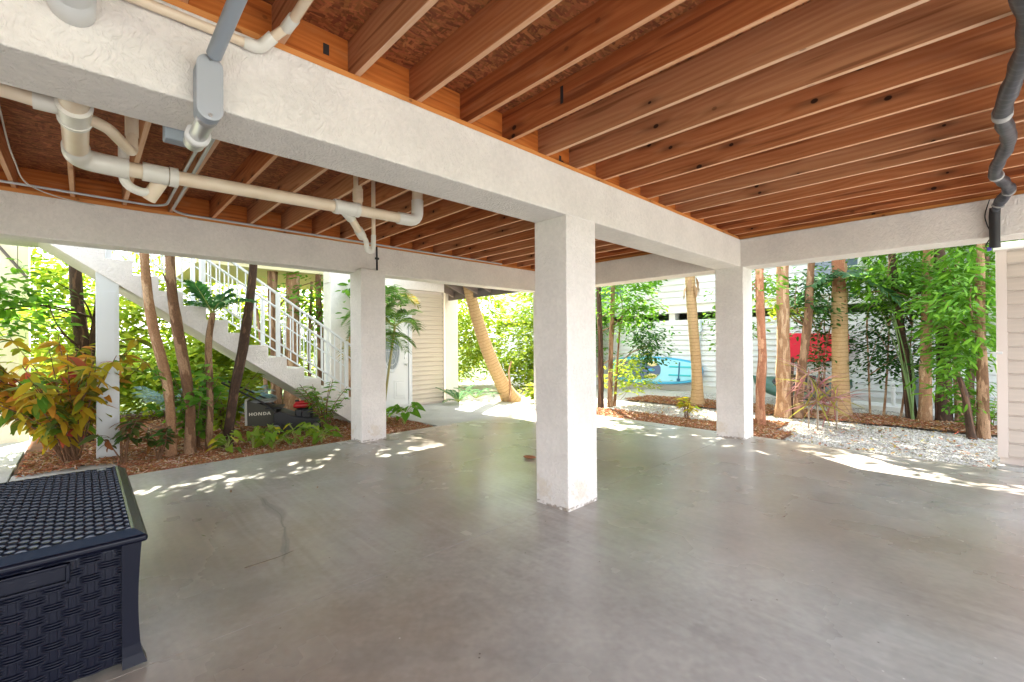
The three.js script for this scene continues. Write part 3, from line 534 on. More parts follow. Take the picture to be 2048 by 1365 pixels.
{
  const t = thing('refrigerant_lines', 'taped grey insulated line set under the right joists dropping over the far beam', 'pipe');
  const pts = curve([V(1.6, 3.0, 0.2), V(2.6, 2.955, 0.12), V(3.4, 2.985, 0.18), V(4.3, 2.95, 0.11), V(5.1, 2.985, 0.16), V(5.8, 2.95, 0.10), V(6.35, 2.97, 0.17), V(6.7, 2.965, 0.21), V(6.95, 2.93, 0.16), V(7.04, 2.84, 0.115)], 90);
  part('wrapped_bundle', sweep(pts, (q, a, l) => 0.044 * (1 + 0.11 * Math.sin(l * 19) + 0.2 * (pn(l * 14 + 3, a * 2 + 3, 999, 999, 3) - 0.5)) * (q > 0.9 ? lerp(1, 0.75, (q - 0.9) / 0.1) : 1), 18), tapeMat, t);
  part('drop_sleeve', sweep([V(7.035, 2.88, 0.12), V(7.06, 2.80, 0.115), V(7.065, 2.56, 0.115), V(7.07, 2.46, 0.115)], q => 0.043 + 0.004 * Math.sin(q * 9), 16), blackRubber, t);
  for (const k of [8, 30, 52, 70, 84]) part('tie', sweep([pts[k], pts[k + 1]].map(p => p.clone()), 0.051, 18), M({ color: C(0.35, 0.34, 0.33), roughness: 0.6 }), t);
  part('loose_wire', sweep(curve([V(7.10, 2.99, 0.08), V(7.09, 2.82, 0.045), V(7.09, 2.72, 0.06), V(7.08, 2.60, 0.09), V(7.07, 2.48, 0.05), V(7.06, 2.44, 0.09)], 30), 0.005, 8), blackRubber, t);
  part('blue_connector', rbox(0.03, 0.04, 0.035, 7.06, 2.45, 0.075, 0.008), M({ color: C(0.10, 0.07, 0.45), roughness: 0.4 }), t);
}
solo('hanging_wire', sweep(curve([V(-0.42, 3.2, -4.4), V(-0.42, 3.05, -5.6), V(-0.35, 2.99, -6.2), V(0.0, 2.985, -6.54), V(0.9, 3.0, -6.55)], 40), 0.006, 8), M({ color: C(0.6, 0.56, 0.5), roughness: 0.5 }), 'thin pale wire sagging from a joist along the left beam', 'wire');

// ------------------------------------------------------------------ deck box
{
  const t = thing('storage_box', 'black woven plastic storage box with a ribbed lid in the near left corner', 'storage box', [-0.155, 0, -3.44]);
  const bm = P({ color: C(0.004, 0.005, 0.013), roughness: 0.32, specularIntensity: 0.5 }), lm = M({ color: C(0.020, 0.032, 0.055), roughness: 0.27 });
  const hx = 0.355, hz = 0.77;
  // body: slightly waisted corner posts
  part('body', rspan(-hx + 0.035, hx - 0.035, 0.03, 0.57, -hz + 0.035, hz - 0.035, 0.02, 2), bm, t);
  for (const sx of [-1, 1]) for (const sz of [-1, 1]) {
    const pts = []; for (let i = 0; i <= 12; i++) { const q = i / 12, y = 0.02 + q * 0.555, w = 0.012 * Math.sin(q * Math.PI); pts.push([y, w + (q < 0.12 ? 0.018 * (1 - q / 0.12) * -1 : 0)]); }
    const gs = []; for (let i = 0; i < 12; i++) { const y0 = pts[i][0], y1 = pts[i + 1][0]; const g = box(0.07, y1 - y0, 0.07, sx * (hx - 0.045), (y0 + y1) / 2, sz * (hz - 0.045)); const p = g.attributes.position; for (let k = 0; k < p.count; k++) { const w = (p.getY(k) > (y0 + y1) / 2 ? pts[i + 1] : pts[i])[1]; if (p.getX(k) * sx > hx - 0.045) p.setX(k, p.getX(k) - sx * w); if (p.getZ(k) * sz > hz - 0.045) p.setZ(k, p.getZ(k) - sz * w * 0.5); } gs.push(g); }
    const q = merge(gs); q.computeVertexNormals(); part('corner_post', q, bm, t);
  }
  function band(L, nw, ribs, rw, amp, phase) {   // one row of woven strands along x, face towards +z, y up
    const gs = []; const seg = nw * 8;
    for (let r = 0; r < ribs; r++) {
      const pos = [], idx = [];
      for (let i = 0; i <= seg; i++) { const x = -L / 2 + L * i / seg, c = Math.cos(i / 8 * Math.PI + phase), z = amp * Math.sign(c) * Math.pow(Math.abs(c), 0.65); const yc = (r - (ribs - 1) / 2) * rw; for (const [dy, dz] of [[-0.48, -0.005], [-0.3, 0.002], [0, 0.0045], [0.3, 0.002], [0.48, -0.005]]) pos.push(x, yc + dy * rw, z + dz); }
      for (let i = 0; i < seg; i++) for (let j = 0; j < 4; j++) { const a = i * 5 + j, b = a + 5; idx.push(a, b, a + 1, b, b + 1, a + 1); }
      const g = new THREE.BufferGeometry(); g.setAttribute('position', new THREE.Float32BufferAttribute(pos, 3)); g.setAttribute('uv', new THREE.Float32BufferAttribute(new Float32Array(pos.length / 3 * 2), 2)); g.setIndex(idx); g.computeVertexNormals(); gs.push(g);
    }
    return merge(gs);
  }
  const nF = 10, nS = 22, ph = 0.0405;
  const f0 = [0, Math.PI].map(p => band(2 * hx - 0.13, nF, 3, 0.0118, 0.0068, p)), s0 = [0, Math.PI].map(p => band(2 * hz - 0.13, nS, 3, 0.0118, 0.006, p));
  for (let i = 0; i < 13; i++) {
    const y = 0.055 + i * ph;
    if (y < 0.56) { const m = part('weave_band', f0[i % 2], bm, t); m.position.set(0, y, hz - 0.034); const q = part('weave_band', s0[i % 2], bm, t); q.rotation.y = Math.PI / 2; q.position.set(hx - 0.034, y, 0); const w = part('weave_band', s0[i % 2], bm, t); w.rotation.y = -Math.PI / 2; w.position.set(-hx + 0.034, y, 0); }
  }
  for (let i = 0; i <= nF; i++) part('upright_strand', rbox(0.024, 0.51, 0.006, -hx + 0.065 + i * (2 * hx - 0.13) / nF, 0.30, hz - 0.034, 0.002, 1), bm, t);
  part('end_handle', [rspan(-0.24, 0.11, 0.545, 0.557, hz - 0.03, hz - 0.008, 0.004), rspan(-0.24, 0.11, 0.472, 0.486, hz - 0.03, hz - 0.008, 0.004), rspan(0.095, 0.11, 0.472, 0.557, hz - 0.03, hz - 0.008, 0.004), rspan(-0.24, 0.11, 0.48, 0.55, hz - 0.035, hz - 0.024, 0.003)], bm, t);
  const lid = new THREE.Group(); lid.name = 'lid'; t.add(lid);
  part('lid_rim', [rspan(-hx - 0.012, hx + 0.012, 0.578, 0.612, -hz - 0.012, hz + 0.012, 0.014, 3)], bm, lid);
  const s = new THREE.Shape(); // bevelled tray edge
  const ring = (a, y0, b, y1) => { const o = [], add = (x, y, z) => o.push(x, y, z); const A = [[-hx - a, -hz - a], [hx + a, -hz - a], [hx + a, hz + a], [-hx - a, hz + a]], B = [[-hx - b, -hz - b], [hx + b, -hz - b], [hx + b, hz + b], [-hx - b, hz + b]]; for (let i = 0; i < 4; i++) { const j = (i + 1) % 4, p = [A[i][0], y0, A[i][1]], q = [A[j][0], y0, A[j][1]], u = [B[i][0], y1, B[i][1]], w = [B[j][0], y1, B[j][1]]; o.push(...p, ...u, ...q, ...q, ...u, ...w); } const g = new THREE.BufferGeometry(); g.setAttribute('position', new THREE.Float32BufferAttribute(o, 3)); g.setAttribute('uv', new THREE.Float32BufferAttribute(new Float32Array(o.length / 3 * 2), 2)); g.computeVertexNormals(); return g; };
  part('lid_edge', [ring(0.006, 0.608, -0.035, 0.638), ring(-0.035, 0.638, -0.045, 0.636), span(-hx + 0.04, hx - 0.04, 0.60, 0.628, -hz + 0.04, hz - 0.04)], lm, lid);
  const nL = 18, lp = 0.0335; const l0 = [0, Math.PI].map(p => { const g = band(2 * hx - 0.095, nL, 4, 0.0074, 0.0056, p); g.rotateX(-Math.PI / 2); return g; });
  for (let i = 0; i < 43; i++) { const m = part('weave_band', l0[i % 2], lm, lid); m.position.set(0, 0.634, -hz + 0.07 + i * lp); }
  part('badge', cyl(0.025, 0.025, 0.012, 0.24, 0.64, -hz + 0.11, 20), M({ color: C(0.2, 0.22, 0.25), roughness: 0.3 }), lid);
}

// ------------------------------------------------------------------ lawn mower
const font = await new FontLoader().loadAsync('fonts/droid/droid_sans_bold.typeface.json');
{
  const t = thing('lawn_mower', 'black push lawn mower with red engine and grass bag parked under the stairs', 'lawn mower', [2.66, -0.03, -8.30], -0.42);
  const bk = M({ color: C(0.022, 0.022, 0.023), roughness: 0.5 }), fabric = M({ color: C(0.075, 0.072, 0.055), roughness: 0.85 }), red = M({ color: C(0.55, 0.012, 0.015), roughness: 0.3 });
  const s = new THREE.Shape(); s.moveTo(-0.28, 0.06); s.lineTo(0.46, 0.06); s.quadraticCurveTo(0.50, 0.14, 0.40, 0.20); s.lineTo(0.05, 0.25); s.lineTo(-0.2, 0.36); s.lineTo(-0.28, 0.34); s.closePath();
  const dk = new THREE.ExtrudeGeometry(s, { depth: 0.46, bevelEnabled: true, bevelSize: 0.02, bevelThickness: 0.02, bevelSegments: 2 }); dk.translate(0, 0, -0.23); part('deck', dk, bk, t);
  for (const [x, z] of [[0.36, 0.27], [0.36, -0.27], [-0.25, 0.27], [-0.25, -0.27]]) { const r = 0.1, w = part('wheel', cylZ(r * 0.62, 0.05, x, r, z), M({ color: C(0.2, 0.2, 0.2), roughness: 0.5 }), t); const to = new THREE.TorusGeometry(r * 0.78, r * 0.24, 10, 24); to.translate(x, r, z); part('tyre', to, blackRubber, w); }
  part('engine_block', [rbox(0.26, 0.16, 0.26, 0.15, 0.30, 0, 0.02), cyl(0.07, 0.09, 0.1, 0.15, 0.40, 0), rbox(0.14, 0.12, 0.1, 0.2, 0.30, 0.16, 0.02), cylX(0.045, 0.12, 0.25, 0.33, 0.17)], bk, t);
  part('engine_cover', [rbox(0.30, 0.085, 0.28, 0.14, 0.445, 0, 0.035, 3), rbox(0.18, 0.04, 0.2, 0.11, 0.495, 0, 0.018, 2)], red, t);
  part('fuel_cap', cyl(0.035, 0.035, 0.035, 0.05, 0.52, 0.06), bk, t);
  // bag: a tapered sack behind the deck
  const bg = box(0.43, 0.42, 0.42, -0.485, 0.34, 0); const p = bg.attributes.position; for (let i = 0; i < p.count; i++) { const x = p.getX(i); if (x > -0.5) { p.setY(i, p.getY(i) * 0.72 + 0.03); p.setZ(i, p.getZ(i) * 0.8); } else p.setY(i, p.getY(i) + 0.03); } bg.computeVertexNormals();
  const bag = part('grass_bag', bg, fabric, t);
  part('bag_frame', sweep(fillet([V(-0.70, 0.17, 0.215), V(-0.705, 0.585, 0.215), V(-0.705, 0.585, -0.215), V(-0.70, 0.17, -0.215)], 0.05), 0.018, 10), M({ color: C(0.50, 0.49, 0.43), roughness: 0.5 }), bag);
  part('bag_top', [rbox(0.40, 0.03, 0.40, -0.50, 0.545, 0, 0.012)], M({ color: C(0.22, 0.23, 0.24), roughness: 0.5 }), bag);
  const tx = new TextGeometry('HONDA', { font, size: 0.052, depth: 0.003, curveSegments: 4, bevelEnabled: false }); tx.scale(1.25, 1, 1); tx.computeBoundingBox(); tx.rotateY(0.085); tx.translate(-0.665, 0.325, 0.2215 - 0.002); part('lettering', tx, M({ color: C(0.66, 0.62, 0.5), roughness: 0.7 }), bag);
  part('rear_flap', rbox(0.26, 0.03, 0.42, -0.30, 0.43, 0, 0.012).translate(0, 0, 0), bk, t);
  for (const z of [-0.2, 0.2]) part('handle_tube', sweep(fillet([V(-0.16, 0.26, z * 1.15), V(-0.42, 0.52, z * 1.15), V(-1.05, 0.88, z * 0.9)], 0.1), 0.0145, 10), bk, t);
  part('handle_grip', sweep([V(-1.05, 0.88, 0.18), V(-1.05, 0.88, -0.18)], 0.0165, 10), blackRubber, t);
}

// ------------------------------------------------------------------ yard things on the right
{
  const t = thing('paddle_board', 'aqua stand-up paddle board on its side against the neighbour wall', 'paddle board', [13.30, 0.55, -7.35], 0);
  // outline in the z-y plane, thin in x, leaning
  const H = 0.43, Lh = 1.62, s = new THREE.Shape(); const N = 40; for (let i = 0; i <= N; i++) { const a = i / N * Math.PI * 2, c = Math.cos(a), q = Math.sin(a); const x = Lh * Math.sign(c) * Math.pow(Math.abs(c), 0.9), y = H * Math.sign(q) * Math.pow(Math.abs(q), 0.62) * (1 - 0.06 * c); i ? s.lineTo(x, y) : s.moveTo(x, y); }
  const mk = (sh, d, off) => { const g = new THREE.ExtrudeGeometry(sh, { depth: d, bevelEnabled: true, bevelSize: 0.012, bevelThickness: 0.012, bevelSegments: 2 }); g.rotateY(-Math.PI / 2); g.translate(-off, 0, 0); g.rotateZ(-0.16); return g; };
  const aqua = M({ color: C(0.03, 0.36, 0.60), roughness: 0.35 }), pale = M({ color: C(0.28, 0.62, 0.74), roughness: 0.35 });
  part('hull', mk(s, 0.09, -0.05), aqua, t);
  const sc = (sh, kx, ky, ox = 0, oy = 0) => { const o = new THREE.Shape(); sh.getPoints(10).forEach((p, i) => i ? o.lineTo(p.x * kx + ox, p.y * ky + oy) : o.moveTo(p.x * kx + ox, p.y * ky + oy)); return o; };
  part('deck_top', mk(sc(s, 0.95, 0.84), 0.004, 0.055), pale, t);
  part('deck_pad', mk(sc(s, 0.52, 0.70, -0.52), 0.004, 0.072), M({ color: C(0.09, 0.13, 0.22), roughness: 0.8 }), t);
  for (const y of [-0.2, 0.2]) { const o = new THREE.Shape(); o.absellipse(0.05, y, 0.17, 0.07, 0, 6.283); part('foot_mark', mk(o, 0.003, 0.090), M({ color: C(0.72, 0.60, 0.30), roughness: 0.8 }), t); }
  { const o = new THREE.Shape(); o.absellipse(0.03, 0, 0.10, 0.035, 0, 6.283); part('carry_handle', mk(o, 0.012, 0.090), aqua, t); }
  for (const y of [-0.13, 0.13]) part('stripe', mk(rectShape(0.62, 1.3, y - 0.012, y + 0.012), 0.002, 0.074), M({ color: C(0.02, 0.45, 0.52), roughness: 0.5 }), t);
  part('bungee', [mk(rectShape(0.93, 0.95, -0.26, 0.26), 0.006, 0.076), mk(rectShape(0.90, 0.98, -0.30, -0.24), 0.008, 0.076)], M({ color: C(0.02, 0.1, 0.2), roughness: 0.6 }), t);
}
function rectShape(x0, x1, y0, y1) { const s = new THREE.Shape(); s.moveTo(x0, y0); s.lineTo(x1, y0); s.lineTo(x1, y1); s.lineTo(x0, y1); s.closePath(); return s; }
{
  const t = thing('red_board', 'bright red panel with a small black slot against the neighbour siding', 'panel', [13.32, 0, -2.85]);
  const s = new THREE.Shape(); s.moveTo(-0.62, 0.92); s.lineTo(0.2, 0.95); s.quadraticCurveTo(0.62, 1.02, 0.66, 1.2); s.lineTo(0.66, 1.62); s.lineTo(-0.66, 1.66); s.lineTo(-0.66, 1.1); s.closePath();
  const g = new THREE.ExtrudeGeometry(s, { depth: 0.05, bevelEnabled: true, bevelSize: 0.01, bevelThickness: 0.01 }); g.rotateY(-Math.PI / 2); part('panel', g, M({ color: C(0.72, 0.008, 0.04), roughness: 0.45 }), t);
  part('slot', rbox(0.02, 0.025, 0.16, -0.058, 1.36, -0.02, 0.004), blackRubber, t);
  part('rack_leg', [rod(V(0, -0.05, -0.55), V(-0.02, 0.93, -0.5), 0.02), rod(V(0, -0.05, 0.45), V(-0.02, 0.98, 0.4), 0.02)], whitePaint, t);
}
{
  const t = thing('kayak', 'dark green plastic kayak lying on the pale gravel behind the reddish trunks', 'kayak', [12.5, 0.14, -2.98], 0.06); t.rotation.z = 0.55;
  const pos = [], idx = [], n = 30, m = 16, L = 1.0;
  for (let i = 0; i <= n; i++) { const q = i / n * 2 - 1, w = 0.40 * Math.pow(1 - Math.abs(q) ** 2.4, 0.7) + 0.004, h = 0.20 + 0.16 * Math.abs(q) ** 2; for (let j = 0; j <= m; j++) { const a = j / m * Math.PI * 2, sy = Math.sin(a); pos.push(Math.cos(a) * w, 0.24 + (sy > 0 ? sy * h * 0.6 : sy * 0.22 * (w / 0.4)) + 0.10 * q * q, q * L); } }
  for (let i = 0; i < n; i++) for (let j = 0; j < m; j++) { const a = i * (m + 1) + j, b = a + m + 1; idx.push(a, b, a + 1, b, b + 1, a + 1); }
  const g = new THREE.BufferGeometry(); g.setAttribute('position', new THREE.Float32BufferAttribute(pos, 3)); g.setAttribute('uv', new THREE.Float32BufferAttribute(new Float32Array(pos.length / 3 * 2), 2)); g.setIndex(idx); g.computeVertexNormals();
  part('hull', g, M({ color: C(0.05, 0.13, 0.10), roughness: 0.4, side: THREE.DoubleSide }), t);
  const ck = new THREE.TorusGeometry(1, 0.08, 8, 30); ck.rotateX(Math.PI / 2); ck.scale(0.27, 0.5, 0.55); ck.translate(0, 0.40, 0); part('cockpit_rim', ck, blackRubber, t);
  const ci = new THREE.CylinderGeometry(0.25, 0.2, 0.02, 24); ci.scale(1, 1, 2.1); ci.translate(0, 0.375, 0); part('cockpit_floor', ci, M({ color: C(0.02, 0.02, 0.02), roughness: 0.7 }), t);
  part('seat', rbox(0.3, 0.22, 0.06, 0, 0.46, 0.36, 0.02), M({ color: C(0.16, 0.2, 0.18), roughness: 0.6 }), t);
  for (const z of [-0.45, 0.45]) part('block', rbox(0.5, 0.10, 0.12, 0.05, -0.02, z, 0.01), whitePaint, t);
}
{
  const t = thing('pool_equipment', 'white pump pad with grey tank and upright pipes beyond the leafy shrub', 'pump', [12.7, 0, -0.95]);
  part('pad', rbox(0.7, 0.12, 2.2, 0, 0.0, 0, 0.015), whitePaint, t);
  part('tank', [cylZ(0.14, 0.5, 0, 0.24, 0.75), cylZ(0.10, 0.16, 0, 0.24, 1.06)], M({ color: C(0.45, 0.47, 0.50), roughness: 0.35 }), t);
  part('filter', [cyl(0.2, 0.2, 0.5, 0.05, 0.31, 0.05), new THREE.SphereGeometry(0.2, 20, 10, 0, 6.283, 0, 1.57).translate(0.05, 0.56, 0.05)], M({ color: C(0.14, 0.17, 0.18), roughness: 0.4 }), t);
  for (const z of [0.45, -0.35]) part('pipe', sweep(fillet([V(-0.1, 0.06, z), V(-0.1, 0.55, z), V(0.4, 0.55, z)], 0.08), 0.035, 14), whitePaint, t);
}

// ------------------------------------------------------------------ small litter on the slab
solo('twig', sweep(curve([V(0.76, 0.008, -3.36), V(0.88, 0.012, -3.355), V(0.97, 0.007, -3.37), V(1.07, 0.014, -3.38)], 12), q => 0.0035 - 0.0022 * q, 6), M({ color: C(0.10, 0.065, 0.04), roughness: 0.9 }), 'thin dry twig lying on the slab in front of the storage box', 'twig');
{
  const g = new THREE.SphereGeometry(1, 12, 8); g.scale(0.035, 0.022, 0.085); g.rotateY(0.5); g.translate(4.09, 0.024, -3.97);
  solo('seed_pod', g, M({ color: C(0.30, 0.12, 0.05), roughness: 0.7 }), 'brown seed pod on the slab just behind the centre column', 'seed pod');
}

// ------------------------------------------------------------------ plants
function leafGeo(L, W, droop = 0.25, fold = 0.15, n = 4) {       // along +x, upper side +y
  const pos = [], idx = [];
  for (let i = 0; i <= n; i++) { const q = i / n, w = W * 0.5 * Math.pow(Math.sin(Math.PI * Math.min(1, q * 0.92 + 0.04)), 0.8), x = L * q, y = -droop * L * q * q; pos.push(x, y + fold * w, -w, x, y, 0, x, y + fold * w, w); }
  for (let i = 0; i < n; i++) { const a = i * 3, b = a + 3; idx.push(a, a + 1, b, b, a + 1, b + 1, a + 1, a + 2, b + 1, b + 1, a + 2, b + 2); }
  const g = new THREE.BufferGeometry(); g.setAttribute('position', new THREE.Float32BufferAttribute(pos, 3)); g.setAttribute('uv', new THREE.Float32BufferAttribute(new Float32Array(pos.length / 3 * 2), 2)); g.setIndex(idx); g.computeVertexNormals(); return g;
}
function heartGeo(S) { const s = new THREE.Shape(); s.moveTo(0, 0); s.quadraticCurveTo(-0.3 * S, 0.28 * S, -0.12 * S, 0.42 * S); s.quadraticCurveTo(0.3 * S, 0.45 * S, S, 0); s.quadraticCurveTo(0.3 * S, -0.45 * S, -0.12 * S, -0.42 * S); s.quadraticCurveTo(-0.3 * S, -0.28 * S, 0, 0); const g = new THREE.ShapeGeometry(s, 4); g.rotateX(-Math.PI / 2); const p = g.attributes.position; for (let i = 0; i < p.count; i++) p.setY(i, -0.35 * (p.getX(i) / S) ** 2 * S + 0.25 * Math.abs(p.getZ(i))); g.computeVertexNormals(); return g; }
const leafMat = P({ color: 0xffffff, specularIntensity: 0.25, roughness: 0.9, transmission: 0.55, thickness: 0, side: THREE.DoubleSide });
leafMat.roughness = 0.92;
const leafMatV = P({ color: 0xffffff, specularIntensity: 0.3, vertexColors: true, roughness: 0.92, transmission: 0.5, thickness: 0, side: THREE.DoubleSide });
const greens = () => { const k = rnd(); return C(lerp(0.05, 0.16, k), lerp(0.15, 0.30, k), lerp(0.015, 0.025, k)); };
const limes = () => { const k = rnd(); return C(lerp(0.20, 0.46, k), lerp(0.34, 0.52, k), lerp(0.015, 0.03, k)); };
const deep = () => { const k = rnd(); return C(lerp(0.025, 0.07, k), lerp(0.09, 0.19, k), lerp(0.015, 0.03, k)); };
const vivid = () => { const k = rnd(); return C(lerp(0.08, 0.22, k), lerp(0.24, 0.44, k), lerp(0.012, 0.03, k)); };
const blueish = () => { const k = rnd(); return C(lerp(0.14, 0.26, k), lerp(0.26, 0.38, k), lerp(0.24, 0.38, k)); };
const croton = () => { const k = rnd(); return k < 0.50 ? C(rr(0.42, 0.60), rr(0.31, 0.44), 0.02) : k < 0.64 ? C(rr(0.48, 0.62), rr(0.20, 0.30), 0.03) : k < 0.68 ? C(rr(0.40, 0.55), rr(0.05, 0.10), rr(0.03, 0.05)) : C(rr(0.10, 0.22), rr(0.17, 0.28), 0.02); };
const darkCroton = () => { const k = rnd(); return k < 0.6 ? C(rr(0.05, 0.10), rr(0.10, 0.17), 0.02) : C(rr(0.16, 0.3), rr(0.07, 0.12), 0.03); };
const _o = new THREE.Object3D();
function leaves(name, parent, list, geo, tint, mat = leafMat) {   // list of [position, direction, scale]
  const m = new THREE.InstancedMesh(geo, mat, list.length), x = V(1, 0, 0);
  list.forEach(([p, d, s], i) => {
    const dir = d.clone().normalize(); let side = V(0, 1, 0).cross(dir); if (side.lengthSq() < 1e-4) side.set(1, 0, 0); side.normalize().negate();
    const up = side.clone().cross(dir).negate(); const mt = new THREE.Matrix4().makeBasis(dir, up.y < 0 ? up.negate() : up, V(0, 0, 0));
    const z = new THREE.Vector3().crossVectors(dir, up); mt.makeBasis(dir, up, z);
    const roll = new THREE.Matrix4().makeRotationX(rr(-0.7, 0.7)); mt.multiply(roll).scale(V(s, s, s)).setPosition(p);
    m.setMatrixAt(i, mt); m.setColorAt(i, tint());
  });
  m.name = name; m.userData.kind = 'stuff'; m.castShadow = m.receiveShadow = true; parent.add(m); return m;
}
const barkTex = (s, a, b, c) => tex(256, 512, (u, v) => {
  const w = fbm(u, v, 4, 3, 3, s) * 0.25, st_ = fbm(u + w, v, 14, 4, 4, s + 3), ring = fbm(u, v, 3, 26, 3, s + 7), fl = sstep(0.52, 0.62, fbm(u + w, v, 9, 5, 4, s + 11));
  let k = mixc(a, b, 0.55 * st_ + 0.45 * ring); k = mixc(k, c, 0.75 * fl); return k.map(q => q * (0.86 + 0.28 * fbm(u, v, 60, 90, 2, s + 15)));
}, true);
const mkBark = (s, a, b, c, bs = 0.02) => { const t = barkTex(s, a, b, c); return M({ map: rep(t, 2.2, 0.8), bumpMap: rep(t, 2.2, 0.8), bumpScale: bs, roughness: 0.92 }); };
const barkBrown = mkBark(301, [0.53, 0.40, 0.29], [0.36, 0.25, 0.17], [0.67, 0.54, 0.42]);
const barkDark = mkBark(311, [0.33, 0.24, 0.18], [0.20, 0.14, 0.10], [0.46, 0.34, 0.26]);
const barkTan = mkBark(321, [0.70, 0.55, 0.42], [0.54, 0.39, 0.27], [0.80, 0.67, 0.54]);
const barkRed = mkBark(331, [0.70, 0.49, 0.37], [0.54, 0.34, 0.24], [0.80, 0.62, 0.49]);
const palmTex = tex(256, 512, (u, v) => { const ring = Math.abs(((v * 10 + 0.9 * fbm(0.3, v, 2, 9, 3, 347) + 0.2 * fbm(u, v, 6, 2, 2, 343)) % 1) - 0.5) * 2, n = fbm(u, v, 10, 30, 4, 341), f = fbm(u, v, 60, 20, 2, 345); let c = mixc([0.78, 0.66, 0.49], [0.66, 0.53, 0.37], 0.6 * n + 0.4 * f); return mixc(c, [0.45, 0.33, 0.22], sstep(0.84, 0.98, ring) * 0.7); }, true);
const palmBark = M({ map: rep(palmTex, 2, 1 / 0.8), bumpMap: rep(palmTex, 2, 1 / 0.8), bumpScale: 0.012, roughness: 0.9 });
function trunkGeo(pts, r0, r1, flare = 0.25, rough = 0.10, seg = 14, s = 1) {
  const c = curve(pts, 64);
  return sweep(c, (q, a, l) => lerp(r0, r1, q) * (1 + flare * Math.exp(-q * 14)) * (1 + rough * (pn(Math.cos(a) * 2 + 9 + s, l * 2.5 + Math.sin(a) * 2 + 9, 999, 999, 12) - 0.5) * 2 + rough * 0.6 * (pn(Math.cos(a) * 4 + 9, l * 9 + Math.sin(a) * 4 + 9, 999, 999, 13) - 0.5)), seg);
}
function palmTrunk(pts, r0, r1, flare = 0.6) { const c = curve(pts, 130); return sweep(c, (q, a, l) => lerp(r0, r1, q) * (1 + flare * Math.exp(-l * 3.6)) * (1 + 0.025 * ((l * 12.5) % 1) + 0.015 * (pn(a, l * 6, 999, 999, 2) - 0.5)), 20); }
// leaves gathered in clumps through an ellipsoid
function clumpLeaves(c, rad, clumps, per, size, spread = 0.28, shell = 0.45) {
  const out = [];
  for (let k = 0; k < clumps; k++) {
    const d = V(rr(-1, 1), rr(-1, 1), rr(-1, 1)); if (d.lengthSq() > 1 || d.length() < shell * rnd()) { k--; continue; }
    const q = V(c.x + d.x * rad.x, c.y + d.y * rad.y, c.z + d.z * rad.z), axis = V(d.x, 0.3 * d.y + 0.1, d.z).normalize();
    for (let i = 0; i < per; i++) { const t = rnd(), off = V(rr(-1, 1), rr(-0.7, 0.7), rr(-1, 1)).multiplyScalar(spread * 0.5); const p = q.clone().addScaledVector(axis, (t - 0.5) * spread * 1.6).add(off); out.push([p, V(rr(-1, 1) + axis.x, rr(-0.55, 0.35), rr(-1, 1) + axis.z), size * rr(0.65, 1.25)]); }
  }
  return out;
}
const lfSmall = leafGeo(1, 0.46, 0.18), lfLance = leafGeo(1, 0.27, 0.3), lfOval = leafGeo(1, 0.5, 0.22), lfBroad = leafGeo(1, 0.36, 0.45, 0.2, 5);
function branchTo(a, b, r, bend = 0.2) { const m = a.clone().lerp(b, 0.5).add(V(rr(-1, 1), rr(0, 1), rr(-1, 1)).multiplyScalar(bend * a.distanceTo(b) * 0.5)); return sweep(curve([a, m, b], 10), q => lerp(r, r * 0.35, q), 7); }
function tree(name, label, base, trunks, o) {
  const t = thing(name, label, 'tree', [base[0], G0, base[1]], 0, o.group);
  const curves = [];
  trunks.forEach((tr, i) => { const pts = tr.pts.map(p => V(...p)); part('trunk', trunkGeo(pts, tr.r0, tr.r1 ?? tr.r0 * 0.6, tr.flare ?? 0.25, tr.rough ?? 0.17, 18, i + 1), tr.mat ?? o.bark ?? barkBrown, t); curves.push(curve(pts, 24)); });
  if (o.crown) for (const cr of o.crown) {
    const c = V(...cr.c), rad = V(...cr.r), all = curves.flat(), low = all.filter(p => p.y < c.y - 0.1 && p.y > c.y - Math.max(0.8, c.y * 0.32)), pool = (low.length ? low : all).slice().sort((a, b) => a.distanceTo(c) - b.distanceTo(c)).slice(0, 22);
    const br = []; for (let k = 0; k < (cr.branches ?? 6); k++) { const e = c.clone().add(V(rr(-0.85, 0.85) * rad.x, rr(-0.6, 0.8) * rad.y, rr(-0.85, 0.85) * rad.z)); br.push(branchTo(pick(pool).clone(), e, Math.min(0.022, 0.012 * c.y / 1.6), 0.25)); }
    const crown = new THREE.Group(); crown.name = 'crown'; t.add(crown);
    part('branches', br, o.bark ?? barkBrown, crown);
    const high = cr.c[1] > 4; leaves('foliage', crown, clumpLeaves(c, rad, Math.round(cr.n * (cr.k ?? (high ? 2.6 : 1.7))), cr.per ?? 14, (cr.size ?? 0.12) * (high ? 1.45 : 1), cr.spread ?? 0.32), cr.leaf ?? lfSmall, cr.tint ?? greens);
  }
  return t;
}
